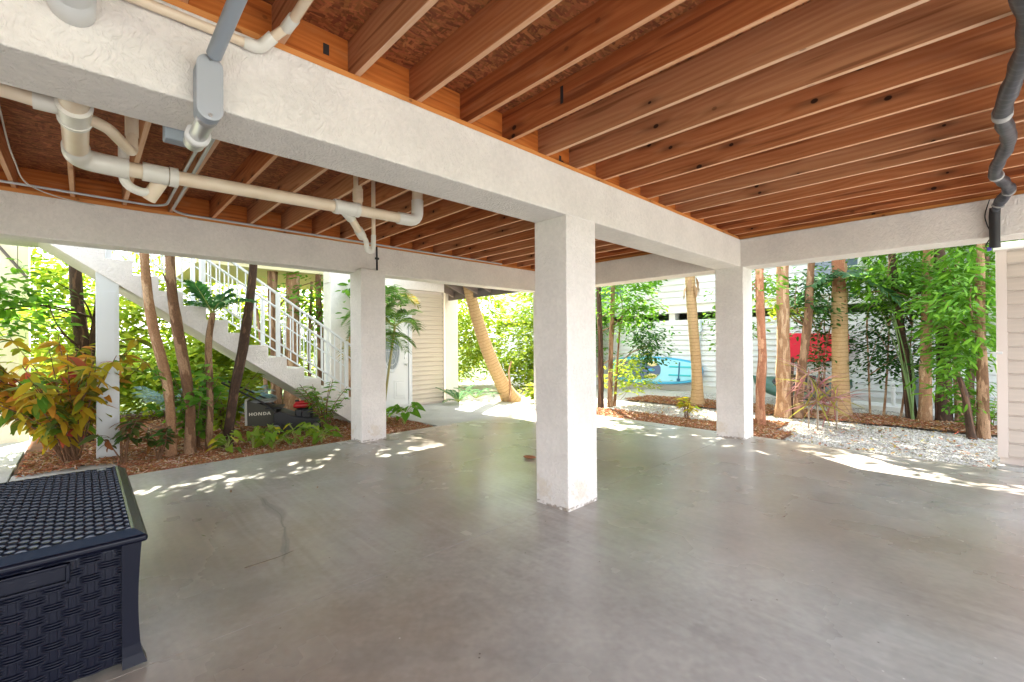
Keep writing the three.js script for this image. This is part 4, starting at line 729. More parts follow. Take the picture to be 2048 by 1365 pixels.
function shrub(name, label, category, base, o) {
  const t = thing(name, label, category, [base[0], G0 + 0.01, base[1]]);
  const list = [];
  for (let k = 0; k < o.stems; k++) {
    const a = rnd() * 6.283, e = V(Math.cos(a) * o.r * rr(0.25, 1) + (o.lean?.[0] ?? 0), o.h * rr(0.55, 1), Math.sin(a) * o.r * rr(0.25, 1) + (o.lean?.[1] ?? 0));
    const c = curve([V(rr(-0.06, 0.06), 0, rr(-0.06, 0.06)), V(e.x * 0.3 + rr(-0.03, 0.03), e.y * 0.5, e.z * 0.3), e], 16);
    part('stem', sweep(c, q => lerp(o.sr ?? 0.012, 0.004, q), 7), o.stemMat ?? barkBrown, t);
    for (let i = 0; i < o.per; i++) { const q = 1 - Math.pow(rnd(), 1.4) * (o.down ?? 0.6), p = c[Math.min(16, Math.floor(q * 16))].clone(), b = rnd() * 6.283; list.push([p, V(Math.cos(b), rr(o.up?.[0] ?? -0.2, o.up?.[1] ?? 0.5), Math.sin(b)), o.size * rr(0.6, 1.2)]); }
  }
  leaves('foliage', t, list, o.leaf ?? lfLance, o.tint ?? greens);
  return t;
}
// a feather frond as one mesh
function frondGeo(len, arch, az, tilt, leaflet, nl, colA, colB, wid = 0.02, vee = 0.35) {
  const pos = [], col = [], idx = [], uv = [];
  const dir = V(Math.cos(az), 0, Math.sin(az)), side = V(-Math.sin(az), 0, Math.cos(az)); const P0 = q => { const s = q * len; return dir.clone().multiplyScalar(s * Math.cos(tilt) * (1 - 0.12 * q)).add(V(0, s * Math.sin(tilt) - arch * q * q * len, 0)); };
  const tri = (a, b, c, k) => { for (const p of [a, b, c]) { pos.push(p.x, p.y, p.z); col.push(k.r, k.g, k.b); uv.push(0, 0); } };
  for (let i = 0; i < nl; i++) {
    const q = 0.16 + 0.84 * i / nl, p = P0(q), t = P0(Math.min(1, q + 0.02)).sub(p).normalize(), L = leaflet * Math.sin(Math.PI * (0.12 + 0.83 * i / nl)) ** 0.6;
    for (const sg of [-1, 1]) {
      const d = side.clone().multiplyScalar(sg).addScaledVector(t, 0.75 + rr(-0.15, 0.15)).add(V(0, vee + rr(-0.12, 0.12), 0)).normalize(), e = p.clone().addScaledVector(d, L * 0.55), f = p.clone().addScaledVector(d, L).add(V(0, -0.28 * L, 0)), w = t.clone().multiplyScalar(wid);
      const k = colA.clone().lerp(colB, rnd());
      tri(p.clone().sub(w.clone().multiplyScalar(0.4)), e.clone().sub(w), e.clone().add(w), k); tri(p.clone().sub(w.clone().multiplyScalar(0.4)), e.clone().add(w), p.clone().add(w.clone().multiplyScalar(0.4)), k); tri(e.clone().sub(w), f, e.clone().add(w), k);
    }
  }
  const g = new THREE.BufferGeometry(); g.setAttribute('position', new THREE.Float32BufferAttribute(pos, 3)); g.setAttribute('color', new THREE.Float32BufferAttribute(col, 3)); g.setAttribute('uv', new THREE.Float32BufferAttribute(uv, 2)); g.computeVertexNormals();
  const pts = []; for (let i = 0; i <= 14; i++) pts.push(P0(i / 14)); return { leaf: g, stalk: sweep(pts, q => lerp(0.012, 0.003, q) * (len > 1 ? 1.2 : 0.8), 6) };
}
const stalkMat = M({ color: C(0.30, 0.34, 0.08), roughness: 0.6 }), dryMat = M({ color: C(0.36, 0.22, 0.12), roughness: 0.9, side: THREE.DoubleSide });
function fronds(parent, at, list, stalk = stalkMat, mat = leafMatV) { for (const f of list) { const { leaf, stalk: s } = frondGeo(...f); const m = part('frond', leaf, mat, parent); m.position.copy(at); part('stalk', s, stalk, m); } }

// --- left garden, in front of the stairs
tree('garden_tree', 'pale brown trunk left of the pair standing before the stair flight', [0.86, -7.62], [{ pts: [[0, 0, 0], [-0.03, 0.9, -0.02], [-0.20, 1.9, -0.06], [-0.28, 3.2, -0.1], [-0.2, 5, -0.2]], r0: 0.062, r1: 0.05 }], { bark: barkTan, crown: [{ c: [-0.3, 5.6, -0.3], r: [1.3, 0.9, 1.2], n: 60, per: 14, size: 0.13 }] });
tree('garden_tree', 'rough mid brown trunk with a snapped side twig before the stair flight', [1.06, -7.60], [{ pts: [[0, 0, 0], [0, 0.7, 0], [-0.12, 1.7, -0.02], [-0.20, 2.6, -0.02], [-0.16, 4.8, 0.1]], r0: 0.07, r1: 0.055 }, { pts: [[-0.17, 2.25, -0.01], [-0.24, 2.38, 0.02], [-0.29, 2.5, 0.03]], r0: 0.014, flare: 0 }], { bark: barkBrown, crown: [{ c: [0.2, 5.5, 0.2], r: [1.2, 0.9, 1.1], n: 50, per: 14, size: 0.13 }] });
{
  const t = tree('slim_palm', 'slim palm with a green tuft of fronds before the stair flight', [1.30, -7.72], [{ pts: [[0, 0, 0], [0.02, 0.8, 0], [0.0, 1.55, 0.02], [0.06, 2.0, 0]], r0: 0.052, r1: 0.036 }], { bark: barkBrown });
  const list = []; for (let i = 0; i < 9; i++) list.push([rr(0.5, 0.85), rr(0.15, 0.55), i * 0.72 + rr(-0.2, 0.2), rr(0.5, 1.25), 0.24, 11, C(0.03, 0.13, 0.03), C(0.08, 0.24, 0.05), 0.03]);
  fronds(t, V(0.06, 2.0, 0), list);
}
tree('garden_tree', 'dark leaning trunk crossing the stair flight above the mulch', [1.50, -7.60], [{ pts: [[0, 0, 0], [0.08, 0.7, -0.02], [0.24, 1.6, -0.04], [0.36, 2.5, -0.06], [0.46, 4.4, -0.1]], r0: 0.072, r1: 0.055, flare: 0.35 }], { bark: barkDark, crown: [{ c: [0.6, 5.3, -0.2], r: [1.3, 0.9, 1.2], n: 55, per: 14, size: 0.13 }] });
tree('garden_tree', 'forked brown trunk by the far left building corner', [0.0, -9.6], [{ pts: [[0, 0, 0], [0.02, 0.8, 0], [-0.02, 1.6, 0], [-0.08, 2.6, 0], [-0.1, 4.5, 0]], r0: 0.10, r1: 0.07, flare: 0.3 }, { pts: [[0.03, 0.9, 0.02], [0.09, 1.5, 0.02], [0.20, 2.5, 0], [0.4, 4.4, 0]], r0: 0.055, flare: 0.05 }], { bark: barkDark, crown: [{ c: [0.1, 5.4, 0], r: [1.7, 1.0, 1.5], n: 80, per: 14, size: 0.14, tint: limes }, { c: [-0.8, 2.1, 0.5], r: [0.8, 0.5, 0.5], n: 30, per: 12, size: 0.14, tint: vivid }, { c: [-0.1, 1.7, -0.4], r: [0.7, 0.8, 0.4], n: 26, per: 12, size: 0.14, tint: limes }] });
tree('garden_tree', 'stout twin trunk directly behind the middle of the stair railing', [3.1, -10.9], [{ pts: [[0, 0, 0], [0.02, 1.2, 0], [-0.04, 2.6, 0], [-0.1, 5, 0]], r0: 0.13, r1: 0.10 }, { pts: [[0.3, 0, 0.1], [0.33, 1.4, 0.1], [0.36, 3, 0.05], [0.4, 5.2, 0]], r0: 0.15, r1: 0.11, mat: barkTan }, { pts: [[-0.25, 0, 0.2], [-0.27, 0.8, 0.2], [-0.45, 2.5, 0.2]], r0: 0.05 }], { bark: barkBrown, crown: [{ c: [0.2, 5.8, 0], r: [1.9, 1.1, 1.6], n: 90, per: 14, size: 0.14 }, { c: [0.6, 2.7, 0.5], r: [0.9, 0.5, 0.5], n: 16, per: 10, size: 0.13, tint: vivid, branches: 3 }] });
tree('garden_tree', 'cluster of thin brown trunks behind the lower stair railing', [4.0, -10.7], [{ pts: [[0, 0, 0], [0.02, 1.5, 0], [-0.03, 3.2, 0], [0, 5, 0]], r0: 0.08, r1: 0.06 }, { pts: [[0.22, 0, 0.1], [0.2, 1.5, 0.1], [0.24, 3.2, 0.1], [0.3, 5, 0.1]], r0: 0.07, r1: 0.055 }, { pts: [[-0.2, 0, -0.1], [-0.2, 1.5, -0.1], [-0.14, 3, -0.1]], r0: 0.045 }], { bark: barkBrown, crown: [{ c: [0.1, 5.6, 0], r: [1.5, 1.0, 1.4], n: 70, per: 14, size: 0.14 }, { c: [0.1, 2.4, 0.4], r: [0.6, 0.7, 0.4], n: 14, per: 10, size: 0.14, tint: vivid, branches: 3 }] });
{
  const t = tree('garden_tree', 'pale leaning trunk with a hanging dry frond beside the rear column', [4.05, -9.1], [{ pts: [[-0.05, 0, 0], [-0.02, 1.0, 0], [0.05, 1.9, 0], [0.2, 2.7, 0], [0.3, 4.4, 0]], r0: 0.065, r1: 0.055 }], { bark: barkTan, crown: [{ c: [0.25, 2.5, 0.15], r: [0.45, 0.55, 0.3], n: 15, per: 9, size: 0.16, tint: vivid, leaf: lfOval, branches: 4 }, { c: [0.4, 5.2, 0], r: [1.2, 0.9, 1.1], n: 45, per: 14, size: 0.14 }] });
  const f = frondGeo(0.75, 0.25, 0.1, -0.15, 0.2, 16, C(0.30, 0.17, 0.08), C(0.42, 0.26, 0.13), 0.02, -0.5); const m = part('dry_frond', f.leaf, leafMatV, t); m.position.set(0.08, 1.95, 0.1);
}
shrub('croton_shrub', 'large croton with orange, yellow and red leaves at the left edge', 'shrub', [-0.12, -8.12], { stems: 40, per: 26, h: 1.8, r: 1.15, size: 0.215, leaf: lfBroad, tint: croton, sr: 0.012, up: [-0.6, 0.4], down: 0.62, lean: [-0.25, 0] });
shrub('croton_shrub', 'small dark croton at the foot of the stair support post', 'shrub', [0.35, -7.55], { stems: 6, per: 14, h: 0.62, r: 0.34, size: 0.17, leaf: lfBroad, tint: darkCroton, sr: 0.012, up: [-0.35, 0.3], down: 0.35 });
shrub('croton_shrub', 'low dark-leaved croton right of the stair support post', 'shrub', [0.72, -7.45], { stems: 5, per: 12, h: 0.5, r: 0.3, size: 0.16, leaf: lfBroad, tint: darkCroton, sr: 0.011, up: [-0.35, 0.3], down: 0.35 });
shrub('leafy_bush', 'green understory bush between the slim trunks before the stairs', 'bush', [1.15, -7.85], { stems: 22, per: 28, h: 1.35, r: 0.65, size: 0.15, leaf: lfOval, tint: vivid, up: [-0.4, 0.3], down: 0.7 });
shrub('leafy_bush', 'bright green bush beneath the stair flight behind the leaning trunk', 'bush', [1.75, -8.9], { stems: 26, per: 28, h: 1.2, r: 0.8, size: 0.16, leaf: lfOval, tint: limes, up: [-0.4, 0.3], down: 0.8 });
shrub('schefflera_shrub', 'glossy green shrub with yellow tips between the mower and rear column', 'shrub', [2.92, -7.62], { stems: 17, per: 26, h: 0.95, r: 0.46, size: 0.115, leaf: lfLance, tint: () => rnd() < 0.16 ? C(0.42, 0.40, 0.02) : vivid(), up: [-0.1, 0.5], down: 0.55, sr: 0.009 });
const heart = heartGeo(1);
const spots = [[1.75, -7.25, 'left-hand arrowhead plant in the mulch by the leaning trunk'], [2.05, -7.45, 'arrowhead plant in the mulch in front of the grass bag'], [2.32, -7.22, 'arrowhead plant in the mulch in front of the mower deck'], [1.95, -7.02, 'arrowhead plant nearest the slab edge below the mower'], [2.62, -6.98, 'small arrowhead plant at the slab edge beside the rear column'], [1.45, -7.3, 'arrowhead plant at the foot of the leaning trunk'], [2.62, -7.35, 'tall-stemmed arrowhead plant in front of the red engine']];
for (const [x, z, lab] of spots) {
  const t = thing('arrowhead_plant', lab, 'plant', [x, G0 + 0.02, z]); const list = [];
  for (let k = 0; k < 15; k++) { const a = rnd() * 6.283, r = rr(0.03, 0.22), e = V(Math.cos(a) * r, rr(0.08, 0.30), Math.sin(a) * r); part('stem', sweep(curve([V(0, 0, 0), V(e.x * 0.3, e.y * 0.7, e.z * 0.3), e], 6), 0.0035, 5), stalkMat, t); list.push([e, V(Math.cos(a), rr(-0.5, 0.1), Math.sin(a)), rr(0.09, 0.17)]); }
  leaves('foliage', t, list, heart, () => rnd() < 0.1 ? C(0.5, 0.42, 0.02) : limes().lerp(greens(), 0.5));
}
{
  const t = thing('leafy_plant', 'broad-leaved plant at the slab corner right of the rear column', 'plant', [4.25, G0 + 0.02, -7.3]); const list = [];
  for (let k = 0; k < 15; k++) { const a = rnd() * 6.283, r = rr(0.05, 0.30), e = V(Math.cos(a) * r, rr(0.14, 0.40), Math.sin(a) * r); part('stem', sweep(curve([V(0, 0, 0), V(e.x * 0.3, e.y * 0.7, e.z * 0.3), e], 6), 0.005, 5), stalkMat, t); list.push([e, V(Math.cos(a), rr(-0.6, 0.0), Math.sin(a)), rr(0.14, 0.22)]); }
  leaves('foliage', t, list, heart, vivid);
}
// silvery fan palms under the stairs
for (const [x, z, lab] of [[2.3, -10.3, 'silvery blue fan palm under the stairs behind the leaning trunk'], [1.3, -10.6, 'second silvery palm deeper under the stair flight']]) {
  const t = thing('fan_palm', lab, 'palm', [x, G0, z]); const list = []; for (let i = 0; i < 14; i++) list.push([rr(0.8, 1.3), rr(0.3, 0.6), i * 0.46 + rr(-0.2, 0.2), rr(0.7, 1.2), 0.34, 18, C(0.16, 0.27, 0.26), C(0.26, 0.38, 0.40), 0.012]); fronds(t, V(0, 0.15, 0), list);
}
// areca palm by the door
{
  const t = thing('areca_palm', 'feathery areca palm arching in front of the white door', 'palm', [3.98, G0, -7.75]); const stems = [[0.08, 2.05, 0], [0.30, 1.85, 0.05], [0.0, 1.6, -0.15], [0.16, 2.35, -0.1]];
  stems.forEach((s, i) => part('cane', sweep(curve([V(0.05 * i, 0, 0), V(s[0] * 0.5, s[1] * 0.5, s[2]), V(...s)], 20), 0.022, 10), M({ color: C(0.34, 0.30, 0.10), roughness: 0.6 }), t));
  stems.forEach((s, k) => { const list = []; for (let i = 0; i < 7; i++) list.push([rr(0.75, 1.1), rr(0.5, 0.95), i * 0.9 + k * 0.4 + rr(-0.2, 0.2), rr(0.55, 1.15), 0.36, 30, C(0.07, 0.19, 0.03), rnd() < 0.2 ? C(0.5, 0.36, 0.04) : C(0.17, 0.32, 0.03), 0.011]); fronds(t, V(...s), list); });
}
for (const [x, z, lab, n] of [[6.75, -9.0, 'fern-like cycad at the corner of the cream siding', 12], [7.5, -9.25, 'low cycad fronds beside the white porch column', 10]]) {
  const t = thing('cycad', lab, 'cycad', [x, G0 + 0.02, z]); const list = []; for (let i = 0; i < n; i++) list.push([rr(0.6, 0.95), rr(0.25, 0.5), i * 6.283 / n + rr(-0.2, 0.2), rr(0.4, 0.9), 0.14, 20, C(0.05, 0.16, 0.06), C(0.12, 0.26, 0.10), 0.012]); fronds(t, V(0, 0.05, 0), list);
}
{
  const t = thing('leaning_palm', 'leaning ringed palm trunk with a swollen base beyond the walkway', 'palm', [8.35, G0, -8.75]);
  part('trunk', palmTrunk([V(0.0, -0.05, 0), V(-0.33, 0.45, -0.03), V(-0.75, 1.3, -0.1), V(-1.15, 2.5, -0.2), V(-1.4, 3.6, -0.25), V(-1.5, 5.2, -0.3)], 0.19, 0.12, 0.55), palmBark, t);
  part('root_sprout', sweep(curve([V(-0.28, 0, 0.2), V(-0.24, 0.35, 0.2), V(-0.3, 0.75, 0.2), V(-0.2, 1.05, 0.2)], 20), q => 0.035 - 0.018 * q, 8), barkTan, t);
  const list = []; for (let i = 0; i < 12; i++) list.push([rr(1.8, 2.4), rr(0.4, 0.8), i * 0.524 + rr(-0.2, 0.2), rr(0.2, 1.0), 0.5, 34, C(0.06, 0.18, 0.03), C(0.14, 0.28, 0.04), 0.018]); fronds(t, V(-1.5, 5.2, -0.3), list);
}
shrub('yellow_plant', 'yellow-green low plant at the foot of the leaning palm', 'plant', [8.45, -7.95], { stems: 14, per: 12, h: 0.5, r: 0.5, size: 0.15, leaf: lfOval, tint: limes, up: [-0.4, 0.4], down: 0.8 });
shrub('yellow_plant', 'yellow-green clump beside the hidden corner column', 'plant', [8.05, -7.25], { stems: 9, per: 10, h: 0.4, r: 0.35, size: 0.14, leaf: lfOval, tint: limes, up: [-0.4, 0.4], down: 0.8 });
// --- right yard
tree('yard_tree', 'slender grey trunks at the inner edge of the gap beside the centre column', [8.85, -6.15], [{ pts: [[-0.1, 0, 0], [-0.1, 1.3, 0], [-0.14, 2.6, 0], [-0.2, 4.5, 0]], r0: 0.065, r1: 0.05, mat: barkDark }, { pts: [[0.12, 0, 0.1], [0.14, 1.2, 0.12], [0.2, 2.6, 0.15], [0.2, 4.6, 0.2]], r0: 0.06, r1: 0.045 }, { pts: [[0.3, 0, 0.1], [0.36, 1.0, 0.15], [0.42, 2.0, 0.2]], r0: 0.035 }], { bark: barkBrown, crown: [{ c: [0.5, 2.45, 0.4], r: [0.75, 0.75, 0.65], n: 60, per: 15, size: 0.115, tint: vivid }, { c: [1.1, 1.45, 0.5], r: [0.55, 0.6, 0.5], n: 44, per: 15, size: 0.10, tint: deep, branches: 5 }, { c: [0.6, 0.75, 0.4], r: [0.5, 0.5, 0.45], n: 26, per: 13, size: 0.11, tint: limes, branches: 5 }, { c: [0.4, 5, 0.3], r: [1.6, 1.0, 1.5], n: 70, per: 14, size: 0.13 }] });
{
  const t = thing('ringed_palm', 'ringed palm trunk with flared foot standing in front of the paddle board', 'palm', [10.45, G0, -4.62]);
  part('trunk', palmTrunk([V(0, -0.03, 0), V(-0.02, 0.8, 0), V(-0.06, 1.8, -0.05), V(-0.11, 3.0, -0.1), V(-0.16, 5, -0.1)], 0.115, 0.11, 0.62), palmBark, t);
  for (let i = 0; i < 9; i++) { const a = i * 2.4, y = 2.55 + 0.05 * (i % 6), g = leafGeo(0.3, 0.10, 0.25, 0.3); g.rotateZ(-1.15); g.rotateY(a); g.translate(-0.09 + Math.cos(a) * 0.11, y + 0.25, -0.08 - Math.sin(a) * 0.11); part('boot', g, dryMat, t); }
  const list = []; for (let i = 0; i < 12; i++) list.push([rr(1.6, 2.2), rr(0.4, 0.8), i * 0.524, rr(0.2, 1.0), 0.45, 32, C(0.06, 0.18, 0.03), C(0.14, 0.28, 0.04), 0.018]); fronds(t, V(-0.16, 5, -0.1), list);
}
tree('yard_tree', 'light leafy sapling hidden behind the right column', [11.3, -4.2], [{ pts: [[0, 0, 0], [0.05, 1.2, 0], [0, 2.4, 0]], r0: 0.03 }], { bark: barkBrown, crown: [{ c: [0.0, 2.0, 0], r: [0.45, 0.95, 0.55], n: 34, per: 9, size: 0.11, tint: vivid }] });
shrub('croton_shrub', 'small yellow croton on the mulch left of the right column', 'shrub', [8.45, -3.95], { stems: 9, per: 9, h: 0.5, r: 0.26, size: 0.13, leaf: lfBroad, tint: () => rnd() < 0.6 ? C(0.55, 0.45, 0.02) : limes(), sr: 0.007, down: 0.35 });
shrub('croton_shrub', 'tiny sparse yellow seedling touching the right column outline', 'shrub', [8.25, -2.95], { stems: 3, per: 7, h: 0.5, r: 0.12, size: 0.11, leaf: lfOval, tint: () => C(0.5, 0.45, 0.03), sr: 0.006, down: 0.6 });
shrub('croton_shrub', 'red-tipped croton between the ringed palm and right column', 'shrub', [10.3, -3.75], { stems: 6, per: 8, h: 0.55, r: 0.25, size: 0.13, leaf: lfBroad, tint: croton, sr: 0.006, down: 0.4 });
tree('yard_tree', 'reddish smooth trunk right beside the right column', [8.75, -2.72], [{ pts: [[0, 0, 0], [-0.03, 0.6, 0], [0.03, 1.2, 0.02], [0.02, 2.2, 0], [0.05, 4.6, 0]], r0: 0.075, r1: 0.065, mat: barkRed }, { pts: [[0.05, 0, -0.35], [0.0, 1.3, -0.33], [-0.06, 2.8, -0.3], [-0.1, 4.6, -0.3]], r0: 0.06, mat: barkTan }], { bark: barkRed, crown: [{ c: [0.5, 5.4, 0.3], r: [1.2, 0.8, 1.2], n: 34, per: 14, size: 0.13, k: 1 }, { c: [0.25, 2.55, -0.1], r: [0.35, 0.35, 0.35], n: 12, per: 11, size: 0.11, tint: vivid, branches: 3 }] });
tree('yard_tree', 'thick pale trunk with a thinner one leaning beside it before the red panel', [10.1, -2.72], [{ pts: [[0, 0, 0], [-0.02, 1.0, 0], [0.02, 2.1, 0], [0.04, 4.6, 0]], r0: 0.13, r1: 0.10, mat: barkTan }, { pts: [[0.08, 0, 0.22], [0.12, 0.8, 0.26], [0.22, 1.8, 0.36], [0.3, 3.0, 0.42], [0.4, 4.6, 0.5]], r0: 0.085, r1: 0.065 }, { pts: [[0.03, 0, 0.1], [0.05, 0.7, 0.12], [0.1, 1.2, 0.14]], r0: 0.05, mat: barkDark }], { bark: barkBrown, crown: [{ c: [0.5, 2.35, 0.35], r: [0.4, 0.8, 0.45], n: 34, per: 12, size: 0.11, tint: deep }, { c: [0.2, 2.15, -0.1], r: [0.3, 0.25, 0.3], n: 10, per: 12, size: 0.11, tint: limes, branches: 3 }, { c: [0.3, 5.2, 0.1], r: [1.6, 1, 1.6], n: 70, per: 14, size: 0.13 }] });
{
  const t = thing('dracaena', 'thin-stemmed dracaena with long reddish strap leaves beside the right column', 'dracaena', [9.0, G0 + 0.02, -2.05]);
  for (const [x, z, h] of [[0, 0, 0.95], [0.12, 0.1, 0.72], [-0.1, 0.15, 0.5], [0.25, 0.35, 0.55]]) {
    part('cane', sweep(curve([V(x, 0, z), V(x + 0.03, h * 0.5, z), V(x, h, z)], 12), 0.013, 8), M({ color: C(0.34, 0.28, 0.22), roughness: 0.8 }), t); const list = [];
    for (let i = 0; i < 46; i++) { const a = rnd() * 6.283; list.push([V(x, h - rnd() * 0.06, z), V(Math.cos(a), rr(-0.5, 1.4), Math.sin(a)), rr(0.35, 0.6)]); }
    leaves('rosette', t, list, leafGeo(1, 0.045, 0.45, 0.1, 5), () => { const k = rnd(); return k < 0.3 ? C(0.36, 0.34, 0.06) : C(rr(0.28, 0.42), rr(0.13, 0.22), rr(0.12, 0.2)); });
  }
}
{
  const t = thing('ringed_palm', 'yellowish ringed palm trunk right of the red panel with ragged old boots', 'palm', [11.0, G0, -1.95]);
  part('trunk', palmTrunk([V(0, -0.03, 0), V(0, 0.8, 0), V(-0.01, 1.6, 0), V(-0.02, 2.15, 0), V(-0.03, 2.5, 0.0)], 0.145, 0.13, 0.5), palmBark, t);
  part('upper_trunk', trunkGeo([V(-0.02, 2.3, 0), V(-0.05, 2.9, 0), V(-0.06, 3.6, 0), V(-0.06, 5, 0)], 0.12, 0.10, 0.15, 0.25), barkRed, t);
  for (let i = 0; i < 14; i++) { const a = i * 2.4, y = 2.15 + 0.1 * (i % 9), g = leafGeo(0.22, 0.09, -0.3, 0.3); g.rotateZ(1.2); g.rotateY(a); g.translate(Math.cos(a) * 0.12, y, -Math.sin(a) * 0.12); part('boot', g, dryMat, t); }
  const list = []; for (let i = 0; i < 7; i++) list.push([rr(0.9, 1.3), rr(0.3, 0.6), i * 0.9, rr(-0.1, 0.5), 0.4, 15, C(0.05, 0.16, 0.06), C(0.12, 0.27, 0.10), 0.04]); fronds(t, V(-0.05, 2.75, 0), list);
  const l2 = []; for (let i = 0; i < 12; i++) l2.push([rr(1.6, 2.2), rr(0.4, 0.8), i * 0.524, rr(0.2, 1.0), 0.45, 32, C(0.06, 0.18, 0.03), C(0.14, 0.28, 0.04), 0.018]); fronds(t, V(-0.06, 5, 0), l2);
}
tree('yard_shrub', 'slim leafy shrub growing in front of the red panel and kayak', [11.35, -2.42], [{ pts: [[0, 0, 0], [0.02, 0.7, 0.03], [0.05, 1.7, 0.0]], r0: 0.016 }, { pts: [[0.05, 0, 0.1], [0.08, 0.8, 0.12], [0.05, 1.6, 0.16]], r0: 0.014 }], { bark: barkTan, crown: [{ c: [0.05, 1.35, 0.08], r: [0.3, 0.75, 0.34], n: 30, per: 10, size: 0.095, tint: deep, branches: 8 }, { c: [0.05, 2.2, 0.05], r: [0.35, 0.45, 0.45], n: 24, per: 10, size: 0.1, tint: greens, branches: 5 }] });
tree('yard_shrub', 'airy dark green tall shrub right of the yellowish palm trunk', [11.6, -1.35], [{ pts: [[0, 0, 0], [0.03, 0.8, 0.05], [0.05, 2.0, 0.1]], r0: 0.022 }, { pts: [[-0.1, 0, -0.2], [-0.1, 0.9, -0.22], [-0.05, 1.9, -0.25]], r0: 0.02 }, { pts: [[0.1, 0, 0.25], [0.15, 0.9, 0.35], [0.1, 2.0, 0.45]], r0: 0.02 }], { bark: barkTan, crown: [{ c: [0.05, 1.45, 0.15], r: [0.45, 0.85, 0.75], n: 95, per: 13, size: 0.095, tint: deep, branches: 10 }, { c: [0.0, 2.5, 0.3], r: [0.5, 0.6, 0.9], n: 50, per: 12, size: 0.11, tint: greens, branches: 6 }] });
tree('clump_tree', 'tan trunk clump with dark trunks rising from the mulch at right', [11.3, -0.72], [{ pts: [[0, 0, 0], [-0.03, 1.2, 0.02], [-0.05, 2.4, 0.05], [-0.05, 4.6, 0.1]], r0: 0.095, r1: 0.07, mat: barkTan }, { pts: [[0.05, 0, -0.18], [0.0, 1.2, -0.28], [-0.05, 2.4, -0.40], [-0.1, 4.4, -0.5]], r0: 0.085, r1: 0.06, mat: barkDark }, { pts: [[0.1, 0, 0.25], [0.1, 1.4, 0.25], [0.1, 2.8, 0.2], [0.1, 4.6, 0.2]], r0: 0.11, r1: 0.09, mat: barkDark }, { pts: [[0.1, 0, 0.45], [0.06, 1.4, 0.42], [0.0, 3, 0.45]], r0: 0.06, mat: barkBrown }, { pts: [[0.2, 0, 0.55], [0.2, 0.9, 0.6], [0.25, 1.7, 0.75], [0.3, 3.0, 0.8]], r0: 0.08, mat: barkDark }], { bark: barkBrown, crown: [{ c: [-0.25, 2.65, -0.35], r: [0.6, 0.6, 0.8], n: 50, per: 13, size: 0.17, leaf: lfLance, tint: vivid, branches: 8 }, { c: [-0.3, 1.9, 0.5], r: [0.5, 1.0, 0.45], n: 44, per: 13, size: 0.17, leaf: lfLance, tint: vivid, branches: 8 }, { c: [0, 5.2, 0], r: [1.8, 1.1, 1.8], n: 80, per: 14, size: 0.15, leaf: lfLance }] });
tree('clump_tree', 'leafy twin-trunk tree against the corner trim of the siding wall', [9.95, 0.02], [{ pts: [[0, 0, 0], [0.0, 0.9, 0], [-0.05, 1.8, -0.02], [-0.05, 3.2, 0]], r0: 0.075, r1: 0.05, mat: barkBrown }, { pts: [[-0.1, 0, -0.12], [-0.12, 0.6, -0.18], [-0.15, 0.95, -0.25]], r0: 0.055, mat: barkDark }], { bark: barkBrown, crown: [{ c: [-0.1, 2.1, -0.2], r: [0.55, 0.9, 0.42], n: 62, per: 13, size: 0.17, leaf: lfLance, tint: vivid, branches: 9 }, { c: [0.2, 0.85, -0.3], r: [0.5, 0.5, 0.3], n: 20, per: 11, size: 0.15, leaf: lfLance, tint: vivid, branches: 4 }, { c: [0, 4.4, 0], r: [1.5, 1, 1.4], n: 60, per: 14, size: 0.15, leaf: lfLance }] });
for (const [x, z, lab] of [[11.05, 0.1, 'small green sprout at the foot of the dark trunks'], [10.6, -0.15, 'low leafy sprout on the mulch before the trunk clump']]) shrub('sprout', lab, 'plant', [x, z], { stems: 8, per: 12, h: 0.55, r: 0.3, size: 0.15, leaf: lfLance, tint: vivid, down: 0.7, sr: 0.006 });
{
  const t = thing('bamboo_stems', 'thin green stems leaning beside the dark trunk right of the shrub', 'bamboo', [11.2, G0, -1.05]);
  for (let i = 0; i < 6; i++) part('culm', sweep(curve([V(rr(-0.1, 0.1), 0, 0.25 + rr(-0.1, 0.1)), V(rr(-0.1, 0.1), 1.3, 0.05 + rr(-0.1, 0.1)), V(rr(-0.2, 0.2), 2.9, -0.2 - 0.08 * i)], 20), 0.011, 7), M({ color: C(0.16, 0.26, 0.08), roughness: 0.5 }), t);
}
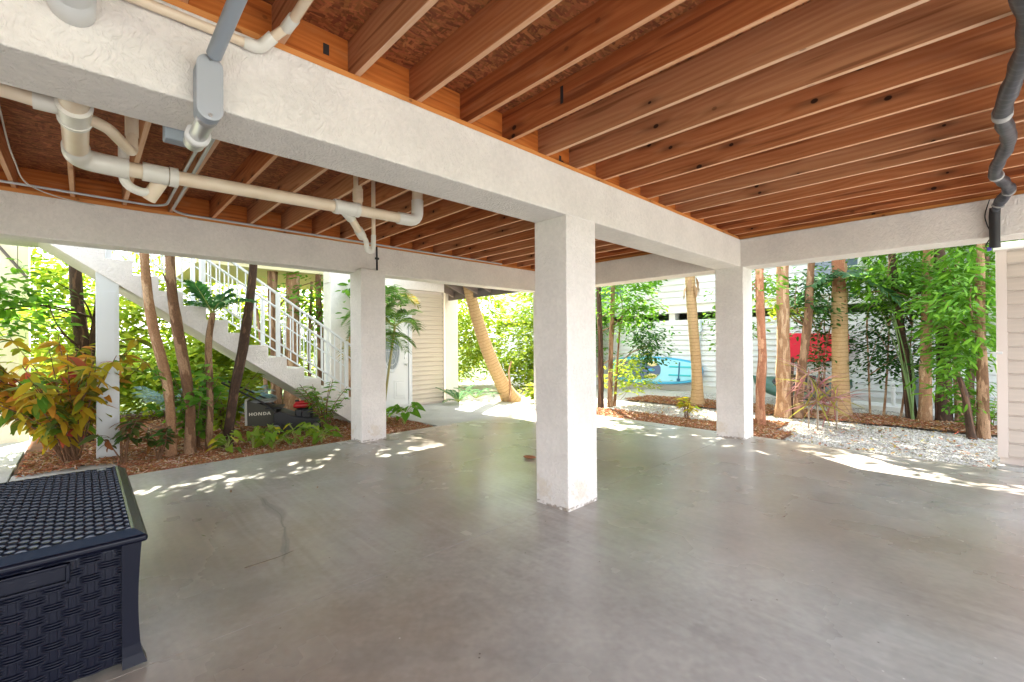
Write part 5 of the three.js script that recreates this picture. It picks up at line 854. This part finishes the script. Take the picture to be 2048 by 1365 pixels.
// leaf litter on the gravel and a few leaves blown onto the slab
scatter('leaf_litter', 'few small dry leaves blown along the edges of the slab', 'leaves', 46, leafGeo(0.05, 0.022, -0.25, 0.3, 3), M({ color: 0xffffff, roughness: 0.9, side: THREE.DoubleSide }), (o, i) => { const e = i % 2 ? [rr(0.6, 7), -6.6 + rnd() ** 2 * 2.6] : [7.35 - rnd() ** 2 * 3.4, rr(-6, 0.8)]; o.position.set(e[0], 0.008, e[1]); o.rotation.set(rr(-0.2, 0.2), rnd() * 6.28, rr(-0.2, 0.2)); o.scale.setScalar(rr(0.4, 1)); }, () => C(rr(0.1, 0.3), rr(0.06, 0.16), rr(0.03, 0.07)));
scatter('leaf_litter', 'scattered dry leaves on the pale gravel', 'leaves', 800, leafGeo(0.07, 0.03, -0.2, 0.3, 3), M({ color: 0xffffff, roughness: 0.9, side: THREE.DoubleSide }), o => { const x = rr(7.6, 10.4), z = rr(-5, 1.2); o.position.set(x, groundAt(x, z, G0 + 0.02, 0.04) + 0.012, z); o.rotation.set(rr(-0.3, 0.3), rnd() * 6.28, rr(-0.3, 0.3)); o.scale.setScalar(rr(0.6, 1.3)); }, () => C(rr(0.2, 0.5), rr(0.1, 0.26), rr(0.04, 0.1)));

// --- far masses of foliage that read as one
function mass(label, boxes, n, per, size, tint, leaf = lfSmall) {
  const list = []; for (const [c, r, w] of boxes) list.push(...clumpLeaves(V(...c), V(...r), Math.round(n * w), per, size, 0.5, 0.2));
  const m = leaves(numbered('hedge_foliage'), scene, list, leaf, tint); tag(m, label, 'foliage'); return m;
}
mass('sunlit yellow-green foliage filling the garden behind the staircase', [[[-0.2, 1.6, -13.4], [1.6, 1.7, 0.9], 1], [[2.2, 1.6, -14.2], [2.0, 1.8, 0.9], 1.1], [[0.5, 3.6, -14.6], [3.0, 1.2, 0.5], 0.6], [[1.2, 0.7, -11.9], [1.7, 0.7, 0.5], 0.6], [[2.6, 1.0, -12.2], [1.2, 1.1, 0.5], 0.6], [[-2.6, 2.2, -14.5], [2, 2.2, 0.9], 0.8], [[5.0, 1.7, -15.0], [2.4, 1.8, 0.7], 1.1]], 360, 15, 0.165, limes);
mass('dense bright hedge beyond the leaning palm', [[[9.0, 1.5, -13.2], [2.6, 1.7, 0.9], 1.3], [[12.0, 2.0, -10.6], [1.6, 2.2, 1.2], 1.3], [[9.4, 2.2, -11.6], [1.3, 1.6, 0.7], 0.7], [[10.2, 3.8, -14.0], [3.0, 1.0, 0.6], 0.5], [[10.6, 0.7, -10.4], [1.4, 0.7, 0.7], 0.5]], 360, 15, 0.15, limes);
mass('darker green foliage left of the neighbour house', [[[12.3, 2.2, -9.6], [0.9, 1.9, 1.0], 1], [[12.6, 4.4, -7.5], [0.9, 0.8, 2.0], 0.5]], 260, 14, 0.14, vivid);
mass('tall green canopy above the neighbour siding at right', [[[12.6, 3.6, -0.2], [0.6, 1.2, 1.8], 1], [[12.2, 2.6, 1.6], [0.7, 1.8, 0.7], 0.8]], 260, 14, 0.17, vivid, lfLance);

console.log('built');
renderer.render(scene, camera);
